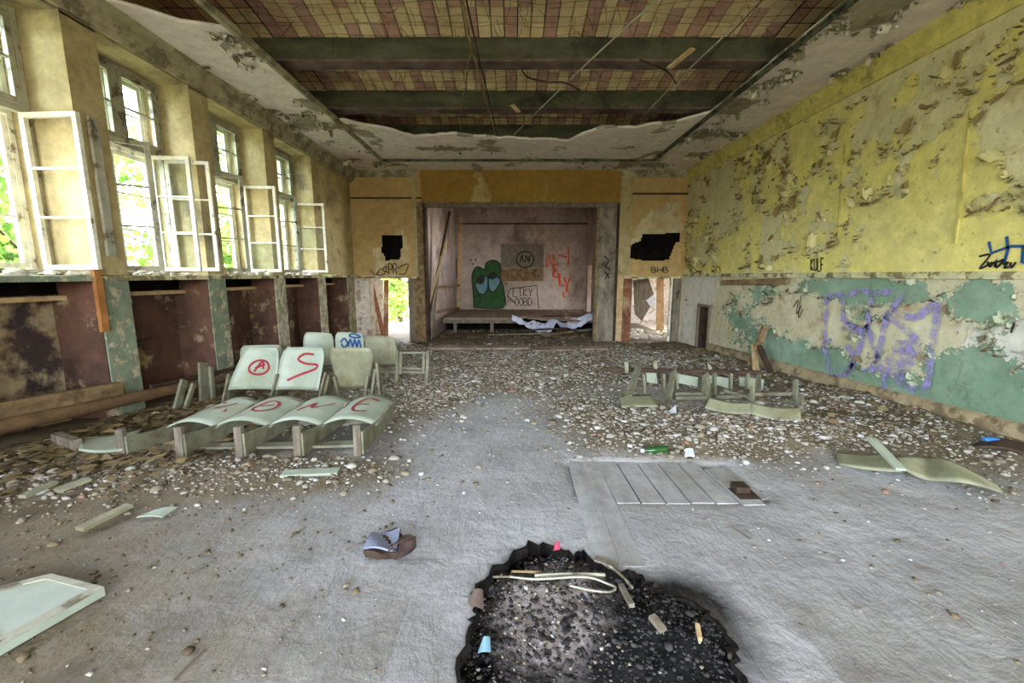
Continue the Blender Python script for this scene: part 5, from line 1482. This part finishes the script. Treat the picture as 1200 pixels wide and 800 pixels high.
# sheets and boards in the side room, wood in the lobby
for (c, Y, mt, nm, lab, cat) in (([(742, 328), (760, 326), (768, 350), (752, 376), (744, 368)], 13.4, 'wood_grey', 'torn_sheet', 'grey torn sheet hanging in the bright side room', 'sheet'), ([(757, 352), (768, 344), (765, 362)], 13.1, 'paper', 'torn_sheet', 'white pointed sheet corner in the bright side room', 'sheet'),
                                 ([(770, 326), (778, 326), (778, 400), (769, 400)], 13.6, 'wood_pale', 'upright_board', 'upright pale board standing in the bright side room', 'board'), ([(434, 330), (437, 330), (452, 394), (447, 396)], 12.3, 'wood_red', 'slanting_batten', 'red-brown batten slanting across the lobby doorway', 'batten'),
                                 ([(450, 328), (455, 328), (455, 394), (449, 394)], 12.8, 'wood_red', 'upright_board', 'red-brown upright board in the lobby doorway', 'board'), ([(434, 328), (449, 328), (449, 394), (434, 394)], 13.1, 'plaster_pale', 'wall_board', 'pale board at the back of the lobby doorway', 'board')):
    m = MB(); m.prism([at_y(x, y, Y) for x, y in c], (0, .03, 0)); tag(m.build(nm, MAT[mt]), lab, cat)
# battens on the first pier and pipe along the window wall
a, b = at_x(113, 313, XL + .03), at_x(113, 390, XL + .03)
m = MB(); m.box((XL + .005, a.y - .04, b.z), (XL + .04, a.y + .035, a.z))
tag(m.build('orange_batten', MAT['wood_orange']), 'orange-brown upright batten fixed beside the green pier', 'batten')
a, b = at_x(108, 137, XL + .04), at_x(131, 300, XL + .04)
m = MB(); m.bar(a, b, .09, .03, (1, 0, 0))
tag(m.build('pale_batten', MAT['frame_grey']), 'pale upright batten hanging on the olive pier between two windows', 'batten')
def pz(y): return 0.64 - .095 * (y - 3.15)
m = MB(); m.tube([(XL + .15, y, pz(y)) for y in np.linspace(2.0, 6.6, 16)], .06, 12)
tag(m.build('heating_pipe', MAT['pipe'], None, True), 'thick brown heating pipe along the foot of the window wall', 'pipe')
m = MB(); m.bar((XL + .06, 2.0, pz(2.0) + .09), (XL + .06, 4.28, pz(4.28) + .1), .05, .16)
tag(m.build('pipe_board', MAT['wood']), 'brown board on edge above the heating pipe', 'board')
m = MB(); m.bar((XL + .05, 4.65, pz(4.65) + .06), (XL + .05, 6.6, pz(6.6) + .1), .03, .05)
tag(m.build('thin_pipe', MAT['wood_dark']), 'thin dark batten behind the heating pipe', 'batten')
# crumpled packet / book
pk = empty('crumpled_packet', (at_f(458, 642).x, at_f(458, 642).y, fz(2.1)), 'crumpled dark packet with pale top on the bare floor', 'packet')
B = lambda x, y, d: at_f(428 + x * .4, 540 + (y) * .4, d) if False else at_f(x, y, d)
m = MB()
def pkt(u, v):
    p = B(427, 652, 0).lerp(B(464, 655, 0), u).lerp(B(436, 633, 0).lerp(B(470, 629, 0), u), v)
    return p + Vector((0, 0, .045 + .012 * math.sin(u * 4 + v * 3)))
m.sheet(pkt, 8, 6, .01); m.build('cover', MAT['packet_top'], pk)
m = MB()
def pkt2(u, v):
    p = B(427, 654, 0).lerp(B(466, 657, 0), u).lerp(B(436, 637, 0).lerp(B(472, 633, 0), u), v)
    return p + Vector((0, 0, .02 + .006 * math.sin(u * 9 + v * 5)))
m.sheet(pkt2, 8, 6, .036); m.build('pages', MAT['wood_dark'], pk)
m = MB(); quad_sheet(m, B(462, 656, .01), B(487, 640, .02), B(486, 628, .09), B(470, 634, .08), .02, .012, 0, 8, 6); m.build('flap', MAT['beam_low'], pk)
m = MB(); quad_sheet(m, B(455, 646, .06), B(470, 636, .09), B(484, 628, .11), B(470, 630, .07), .01, .008); m.build('torn_flap', MAT['wood_dark'], pk)
# paper, bottle, can, yellow scrap
m = MB(); a, b, c, d = at_f(779, 497, .01), at_f(795, 495, .01), at_f(785, 480, .02), at_f(776, 488, .02)
m.add([a, b, Vector((c.x, c.y - .15, c.z + .10)), d, a + Vector((0, .02, 0))], [(0, 1, 2), (0, 2, 3)])
tag(m.build('paper_scrap', MAT['paper']), 'white folded paper standing in rubble before the overturned seats', 'paper')
MAT['bottle'] = m_simple('green_bottle_glass', srgb(40, 84, 40), srgb(30, 64, 34), 5, 0.15, 0.05, 20, spec=.6)
def lathe(m, prof, p0, d, seg=12):
    d = Vector(d).normalized(); a = d.cross(Vector((0, 0, 1))).normalized(); b = d.cross(a)
    n0 = len(m.v)
    for (r, t) in prof:
        for k in range(seg):
            th = 2 * math.pi * k / seg
            m.v.append(tuple(Vector(p0) + d * t + a * (r * math.cos(th)) + b * (r * math.sin(th))))
    for i in range(len(prof) - 1):
        for k in range(seg):
            k2 = (k + 1) % seg
            m.f.append((n0 + i * seg + k, n0 + i * seg + k2, n0 + (i + 1) * seg + k2, n0 + (i + 1) * seg + k)); m.m.append(0)
p = at_f(782, 526, .06)
bt = empty('glass_bottle', p, 'green glass bottle lying in the rubble above the bare planks', 'bottle')
m = MB(); lathe(m, [(0.001, 0), (.032, .003), (.034, .02), (.034, .12), (.03, .145), (.015, .175), (.013, .21)], p, (-1, -.15, 0)); m.build('body', MAT['bottle'], bt, True)
m = MB(); lathe(m, [(.001, .232), (.017, .23), (.017, .205), (.012, .205)], p, (-1, -.15, 0)); m.build('cap', MAT['paper'], bt, True)
p = at_f(1170, 517, .05)
cn = empty('drink_can', p, 'small blue drink can by the skirting at the right edge', 'can')
m = MB(); lathe(m, [(.001, 0), (.026, .002), (.033, .012), (.033, .105), (.026, .117), (.001, .118)], p, (-1, .1, 0)); m.build('body', MAT['blue_can'] if 'blue_can' in MAT else m_simple('blue_can_paint', srgb(60, 140, 214), srgb(50, 120, 196), 5, .3, .05, 20, spec=.5), cn, True)
m = MB(); lathe(m, [(.001, -.003), (.025, -.002), (.026, .003)], p, (-1, .1, 0)); m.build('end', MAT['wood_dark'], cn)
m = MB(); quad_sheet(m, at_f(1135, 525, .02), at_f(1200, 531, .03), at_f(1205, 522, .04), at_f(1150, 517, .03), .03, .02)
tag(m.build('dark_rag', MAT['wood_dark']), 'dark rag crumpled beside the blue can', 'rag')
m = MB(); quad_sheet(m, at_f(803, 535, .04), at_f(814, 535, .05), at_f(812, 526, .08), at_f(802, 527, .07), .01, .01)
tag(m.build('plastic_scrap', MAT['paper']), 'white plastic scrap right of the green bottle', 'scrap')
# dark drain box at the end of the planks
p = at_f(884, 584); m = MB(); m.box((p.x - .11, p.y - .03, p.z + .0), (p.x + .03, p.y + .12, p.z + .012)); m.box((p.x - .09, p.y + .05, p.z + .012), (p.x, p.y + .14, p.z + .05))
tag(m.build('metal_box', MAT['wood_dark']), 'small dark metal box at the end of the bare planks', 'box')
# loose thin sticks on the open floor
for (p0, p1, lab) in (((405, 645), (465, 618), 'thin stick on the floor pointing at the crumpled packet'), ((340, 630), (358, 616), 'short dark twig left of the crumpled packet'), ((218, 673), (240, 661), 'short twig lying in dust left of centre'),
                      ((857, 617), (880, 632), 'thin splinter on the bare floor right of the planks'), ((203, 797), (240, 758), 'long splinter in the floor at the bottom left')):
    plank_px('stick', p0, p1, .006, .006, lab, 'stick', 'wood_grey', .006, .006)
# things in the burnt hole
def pp(x, y, dz): 
    q = at_f(x, y, -.06); return Vector((q.x, q.y, pit_h(q.x, q.y) + dz))
s6 = lambda x, y: (500 + x / 3, 600 + y / 3)
def tube_pit(name, pts, r, lab, cat, mat):
    m = MB(); m.tube(smooth([pp(*s6(x, y), .035) for x, y in pts]), r, 8); tag(m.build(name, MAT[mat], None, True), lab, cat)
tube_pit('iron_tube', [(380, 268), (500, 272), (625, 272)], .008, 'straight grey tube lying across the burnt hole', 'tube', 'frame_grey')
tube_pit('bent_cable', [(215, 242), (290, 262), (360, 278), (420, 288), (560, 290), (640, 305), (662, 322), (640, 338), (580, 332), (500, 318)], .005, 'bent grey cable looping through the burnt hole', 'cable', 'frame_grey')
tube_pit('thin_cable', [(300, 240), (350, 248), (400, 252)], .006, 'short thin cable above the straight tube in the burnt hole', 'cable', 'cable')
tube_pit('cable_fork', [(640, 235), (690, 280), (720, 325)], .006, 'thin forked cable right of the straight tube', 'cable', 'frame_grey')
for (x0, y0, x1, y1, w, lab) in ((590, 205, 670, 232, .035, 'charred plank end at the top of the burnt hole'), (680, 318, 718, 402, .022, 'pale wood splinter in the burnt hole'), (785, 455, 828, 498, .03, 'short pale wood stub in the ashes'), (945, 480, 955, 530, .015, 'orange-brown splinter at the right of the ashes')):
    m = MB(); m.bar(pp(*s6(x0, y0), .04), pp(*s6(x1, y1), .035), w, .018); tag(m.build('wood_splinter', MAT['wood_grey'] if w != .015 else MAT['wood_pale']), lab, 'wood')
MAT['pink'] = m_simple('pink_plastic', srgb(216, 84, 110), srgb(190, 70, 96), 9, .6, .1, 40)
MAT['cyan'] = m_simple('pale_cyan_foil', srgb(140, 172, 184), srgb(112, 146, 160), 9, .5, .1, 40)
for (x, y, mt, s, lab) in ((458, 165, 'pink', .02, 'small pink plastic scrap at the top of the burnt hole'), (208, 512, 'cyan', .028, 'pale cyan foil scrap at the left edge of the burnt hole'), (175, 352, 'beam_low', .05, 'red-brown scrap on the left edge of the burnt hole')):
    c0 = pp(*s6(x, y), .05); m = MB()
    quad_sheet(m, c0 + Vector((-s, -s * .6, 0)), c0 + Vector((s * .7, -s * .8, .01)), c0 + Vector((s * .5, s * .9, .03)), c0 + Vector((-s * .3, s * .7, .035)), .015, .004, 0, 5, 5)
    tag(m.build('scrap', MAT[mt]), lab, 'scrap')

# ------------------------------------------------------------------ cables and rods hanging from the opened ceiling
def wire_px(name, pts, z, r, lab, cat, mat, nseg=4):
    m = MB(); m.tube(smooth([at_z(x, y, zz) for (x, y), zz in zip(pts, z)], nseg), r, 6); tag(m.build(name, MAT[mat], None, True), lab, cat)
wire_px('hanging_cable', [(541, -6), (549, 40), (560, 80), (571, 125), (581, 158)], [4.6, 4.5, 4.5, 4.45, 4.45], .016, 'thicker pale cable hanging under the open ceiling', 'cable', 'cable')
wire_px('hanging_cable', [(545, -6), (555, 40), (564, 80), (575, 125), (583, 158)], [4.6, 4.5, 4.48, 4.45, 4.45], .010, 'thinner cable running right beside the pale hanging cable', 'cable', 'wire')
wire_px('hanging_cable', [(553, 60), (548, 75), (546, 100), (541, 120), (540, 152)], [4.55, 4.5, 4.5, 4.48, 4.46], .008, 'thin looping cable left of the pale hanging cable', 'cable', 'cable')
wire_px('curled_cable', [(611, 80), (618, 90), (640, 96), (662, 97), (680, 106)], [4.5, 4.5, 4.5, 4.48, 4.45], .012, 'dark curled cable below the nearer beam', 'cable', 'wire')
wire_px('curled_cable', [(750, 70), (775, 80), (786, 88), (792, 98)], [4.5, 4.48, 4.46, 4.44], .012, 'dark drooping cable beside the hanging lath', 'cable', 'wire')
wire_px('ceiling_rod', [(770, 0), (690, 72), (602, 158)], [4.62, 4.52, 4.46], .011, 'long thin rod slanting under the open ceiling to the plaster edge', 'rod', 'frame_grey', 2)
wire_px('ceiling_rod', [(862, 30), (800, 88), (750, 140)], [4.6, 4.5, 4.45], .009, 'thin rod slanting right of the long rod', 'rod', 'frame_grey', 2)
wire_px('ceiling_rod', [(893, 0), (850, 46), (800, 100)], [4.62, 4.55, 4.45], .006, 'very thin wire near the yellow wall side of the ceiling hole', 'rod', 'wire', 2)
m = MB(); m.bar(at_z(812, 57, 4.5), at_z(784, 80, 4.46), .07, .02)
tag(m.build('hanging_lath', MAT['wood_pale']), 'short pale lath dangling under the nearer beam', 'lath')
m = MB(); m.bar(at_z(600, 123, 4.5), at_z(608, 131, 4.47), .07, .02)
tag(m.build('hanging_lath', MAT['wood_pale']), 'tiny pale lath stuck under the farther beam', 'lath')

# ------------------------------------------------------------------ rubble
def ico():
    t = (1 + 5 ** .5) / 2
    v = np.array([(-1, t, 0), (1, t, 0), (-1, -t, 0), (1, -t, 0), (0, -1, t), (0, 1, t), (0, -1, -t), (0, 1, -t), (t, 0, -1), (t, 0, 1), (-t, 0, -1), (-t, 0, 1)]) / 1.9
    f = np.array([(0, 11, 5), (0, 5, 1), (0, 1, 7), (0, 7, 10), (0, 10, 11), (1, 5, 9), (5, 11, 4), (11, 10, 2), (10, 7, 6), (7, 1, 8), (3, 9, 4), (3, 4, 2), (3, 2, 6), (3, 6, 8), (3, 8, 9), (4, 9, 5), (2, 4, 11), (6, 2, 10), (8, 6, 7), (9, 8, 1)])
    return v, f
IV, IF = ico()
CV = np.array([(x, y, z) for z in (-.5, .5) for y in (-.5, .5) for x in (-.5, .5)]); CF = np.array([(0, 2, 1), (1, 2, 3), (4, 5, 6), (5, 7, 6), (0, 1, 4), (1, 5, 4), (2, 6, 3), (3, 6, 7), (0, 4, 2), (2, 4, 6), (1, 3, 5), (3, 7, 5)])
def chunk_variant(i):
    r = np.random.default_rng(100 + i)
    if i % 3 != 1: v, f = CV * (1 + r.uniform(-.3, .3, CV.shape)), CF
    else: v, f = IV * (1 + r.uniform(-.28, .28, IV.shape)), IF
    return v * np.array([1, r.uniform(.55, 1), r.uniform(.25, .6)]), f
VAR = [chunk_variant(i) for i in range(12)]
def sample_density(n, dens, xr, yr, r):
    out = []
    while len(out) < n:
        x = r.uniform(xr[0], xr[1], 20000); y = r.uniform(yr[0], yr[1], 20000)
        k = r.uniform(0, 1, 20000) < np.clip(dens(x, y), 0, 1)
        out += list(zip(x[k], y[k]))
    return np.array(out[:n])
def merge_chunks(pts, sizes, zoff, r, name, mat, parent=None, hfun=floor_h, variants=VAR, flat=1.0):
    Vs, Fs, n = [], [], 0
    H = hfun(pts[:, 0], pts[:, 1])
    for k in range(len(pts)):
        v, f = variants[r.integers(len(variants))]
        a = r.uniform(0, 6.283); b = r.normal(0, .35)
        c, s = math.cos(a), math.sin(a); cb, sb = math.cos(b), math.sin(b)
        w = v * sizes[k]; w = w * np.array([1, 1, flat])
        w = np.stack([w[:, 0], w[:, 1] * cb - w[:, 2] * sb, w[:, 1] * sb + w[:, 2] * cb], 1)
        w = np.stack([w[:, 0] * c - w[:, 1] * s, w[:, 0] * s + w[:, 1] * c, w[:, 2]], 1)
        Vs.append(w + np.array([pts[k, 0], pts[k, 1], H[k] + zoff * sizes[k]])); Fs.append(f + n); n += len(v)
    return np_obj(name, np_mesh(name, np.concatenate(Vs), np.concatenate(Fs), MAT[mat]), parent, 'stuff')
R2 = np.random.default_rng(5)
p = sample_density(34000, density, (-4.0, 4.45), (2.3, 11.4), R2)
sz = R2.lognormal(-4.25, .5, len(p)).clip(.005, .05) * (0.75 + .25 * p[:, 1] / 4)
o = merge_chunks(p, sz, .18, R2, 'rubble', 'rubble'); tag(o, 'fine pale plaster rubble strewn over the floor')
p = sample_density(1500, lambda x, y: 0.25 + 0 * x, (-3.6, 4.4), (1.2, 4.5), R2)
kp = ~((p[:, 0] > PATCH[0]) & (p[:, 0] < PATCH[1]) & (p[:, 1] > PATCH[2]) & (p[:, 1] < PATCH[3])); p = p[kp]
o = merge_chunks(p, R2.lognormal(-5.0, .45, len(p)).clip(.003, .018), .2, R2, 'grit', 'rubble'); tag(o, 'tiny grit scattered on the bare dusty floor')
p = sample_density(900, lambda x, y: np.clip((-.3 - x) / 2.5, 0, 1) + .06, (-3.6, 3.6), (1.3, 3.6), R2)
kp = ~((p[:, 0] > PATCH[0]) & (p[:, 0] < PATCH[1]) & (p[:, 1] > PATCH[2]) & (p[:, 1] < PATCH[3])); p = p[kp]
o = merge_chunks(p, R2.lognormal(-4.6, .5, len(p)).clip(.004, .03), .15, R2, 'dirt_crumbs', 'soil'); tag(o, 'brown dirt crumbs on the floor near the viewer')
# larger single pieces
CH = []
for v, f in VAR:
    CH.append(np_mesh('rubble_chunk', v - np.array([0, 0, v[:, 2].min()]), f, MAT['rubble_obj']))
p = sample_density(900, density, (-3.9, 4.4), (3.0, 6.5), R2)
p = p[np.argsort(p[:, 1])][:900]
sel = R2.choice(len(p), 290, replace=False)
for k in sel:
    x, y = p[k]; s = float(R2.lognormal(-3.4, .35)); s = min(.09, max(.024, s))
    if x < -0.9: gname, lab = 'plaster chunks around the toppled seats', 'pale plaster chunk among the rubble around the window-side seat rows'
    elif x < 0.6: gname, lab = 'plaster chunks in the middle aisle', 'pale plaster chunk in the rubble between the two groups of seats'
    else: gname, lab = 'plaster chunks before the green wall', 'pale plaster chunk in the rubble field around the overturned seats'
    o = place('rubble_chunk', CH[int(R2.integers(len(CH)))], None, (x, y, float(floor_h(x, y)) - .006), (0, 0, float(R2.uniform(0, 6.28))), (s, s, s))
    tag(o, lab, 'rubble', gname)
# leaf litter by the window wall, charcoal in the hole, debris at the far end
def leafvar(i):
    r = np.random.default_rng(i)
    v = np.array([(-.5, 0, .1), (0, -.3, 0), (.5, 0, .12), (0, .3, .05)]) * (1 + r.uniform(-.3, .3, (4, 3)))
    return v, np.array([(0, 1, 2), (0, 2, 3)])
LV = [leafvar(i) for i in range(6)]
dl = lambda x, y: np.clip((-2.2 - x) / 1.2, 0, 1) * np.clip((6.5 - y) / 2, 0, 1) * np.clip((y - 2.4) / .7, 0, 1)
p = sample_density(2600, dl, (-4.05, -2.0), (2.2, 6.5), R2)
o = merge_chunks(p, R2.uniform(.04, .12, len(p)), .25, R2, 'leaf_litter', 'litter', variants=LV); tag(o, 'brown dead leaf litter along the window wall')
dr_ = lambda x, y: np.clip((x - 2.6) / 1.2, 0, 1) * np.clip((y - 3.3) / 1, 0, 1) * .8 + .5 * np.clip((y - 7) / 3, 0, 1)
p = sample_density(2200, dr_, (-4, 4.45), (3.2, 11.4), R2)
o = merge_chunks(p, R2.uniform(.03, .13, len(p)), .2, R2, 'paint_debris', 'litter', variants=LV); tag(o, 'fallen brown paint and leaf scraps on the far floor')
hp = np.vectorize(pit_h)
pp2 = []
while len(pp2) < 3600:
    x, y = R2.uniform(PATCH[0], PATCH[1]), R2.uniform(.9, PATCH[3])
    if inpoly(np.array([x]), np.array([y]), [(q_.x, q_.y) for q_ in PIT])[0]: pp2.append((x, y))
pp2 = np.array(pp2)
o = merge_chunks(pp2, R2.lognormal(-4.9, .4, len(pp2)).clip(.004, .022), .2, R2, 'charcoal', 'char', hfun=lambda x, y: hp(x, y)); tag(o, 'charcoal bits filling the burnt hole')
p3_ = pp2[R2.choice(len(pp2), 1300, replace=False)]; p3_ = p3_[(p3_[:, 0] < .42) | (R2.uniform(0, 1, len(p3_)) < .12)]
o = merge_chunks(p3_, R2.lognormal(-5.1, .4, len(p3_)).clip(.004, .018), .3, R2, 'ash_crumbs', 'rubble', hfun=lambda x, y: hp(x, y)); tag(o, 'pale ash and plaster crumbs in the burnt hole')
# bits on the window sills
ps = []
for i in range(3, 8):
    a, b = span(i)
    for _ in range(70): ps.append((R2.uniform(-4.45, XL - .0), R2.uniform(a, b)))
ps = np.array(ps)
o = merge_chunks(ps, R2.uniform(.02, .09, len(ps)), .15, R2, 'sill_debris', 'flake_w', hfun=lambda x, y: np.full(np.shape(x), ZD), variants=LV + VAR[:3]); tag(o, 'white paint scraps on the window sills')
ps = np.stack([R2.uniform(3.25, 5.2, 260), R2.uniform(11.9, 14, 260)], 1)
o = merge_chunks(ps, R2.uniform(.03, .14, len(ps)), .2, R2, 'side_room_debris', 'flake_w', hfun=lambda x, y: np.full(np.shape(x), 0.0), variants=LV + VAR); tag(o, 'white scraps covering the floor of the bright side room')
ps = np.stack([R2.uniform(-2.1, 2.7, 700), R2.uniform(11.9, 13.6, 700)], 1)
o = merge_chunks(ps, R2.uniform(.02, .09, len(ps)), .3, R2, 'stage_debris', 'soil', hfun=lambda x, y: np.full(np.shape(x), 0.02), variants=VAR); tag(o, 'dark rubble in front of and under the stage')

# ------------------------------------------------------------------ trees outside
def tree(name, x, y, h, r, mat, label, nl=3200, low=0.15, size=.22):
    t = empty(name, (x, y, -.9), label, 'tree', 'trees outside the windows')
    rr = np.random.default_rng(int(abs(x * 37 + y * 91)))
    m = MB(); m.tube([(x, y, -.9), (x + .1, y, h * .35), (x, y + .1, h * .85)], .16, 8, 0, .04)
    for k in range(6):
        a = rr.uniform(0, 6.28); z = h * rr.uniform(.2, .7)
        m.tube([(x, y, z), (x + math.cos(a) * r * .5, y + math.sin(a) * r * .5, z + h * .12), (x + math.cos(a) * r * .85, y + math.sin(a) * r * .85, z + h * .22)], .05, 5, 0, .01)
    m.build('trunk', MAT['bark'], t)
    nc = 46
    cc = np.stack([rr.normal(0, .5, nc) * r, rr.normal(0, .5, nc) * r, h * (low + (1 - low) * rr.uniform(0, 1, nc)) - .6], 1)
    k = rr.integers(0, nc, nl)
    c = cc[k] + rr.normal(0, .27, (nl, 3)) * np.array([1, 1, .8]) * max(.8, r * .45)
    a = rr.normal(0, 1, (nl, 3)); a /= np.linalg.norm(a, axis=1)[:, None]
    b = np.cross(a, rr.normal(0, 1, (nl, 3))); b /= np.linalg.norm(b, axis=1)[:, None]
    s = rr.uniform(.6, 1.2, nl)[:, None] * size
    base_ = c + np.array([x, y, 0])
    V = np.stack([base_ - a * s * .5, base_ + b * s * .3, base_ + a * s * .5, base_ - b * s * .3], 1).reshape(-1, 3)
    F = np.arange(nl * 4).reshape(-1, 4)
    o = np_obj('foliage', np_mesh('foliage', V, F, MAT[mat]), t, 'stuff')
TR = [(-8.2, 5.2, 5.5, 1.7, 'leaf_a', 'light green tree outside the window nearest the viewer'), (-9.0, 8.4, 6.0, 1.9, 'leaf_b', 'mid green tree outside the second window'),
      (-7.6, 10.6, 4.2, 1.4, 'leaf_a', 'low light green tree outside between the second and third window'), (-9.2, 13.5, 6.5, 2.0, 'leaf_b', 'mid green tree outside the third window'), (-8.2, 17.0, 5.0, 1.8, 'leaf_a', 'light green tree outside the window nearest the stage'),
      (-11.5, 20.0, 7.0, 2.2, 'leaf_b', 'tall green tree farthest away outside the windows'), (-11.8, 6.6, 7.0, 2.2, 'leaf_b', 'tall mid green tree behind the light green one by the nearest window'), (-12.5, 11.5, 7.0, 2.2, 'leaf_a', 'tall light green tree behind the second window tree')]
for a in TR: tree('leafy_tree', *a)
for (x, y, h, r, lab) in ((-4.9, 18.5, 3.4, 1.6, 'bright green bush seen through the lobby doorway'), (-7.0, 21.5, 4.2, 2.0, 'green bush farther behind the one in the lobby doorway')):
    tree('leafy_bush', x, y, h, r, 'leaf_a', lab, 3000, .0)
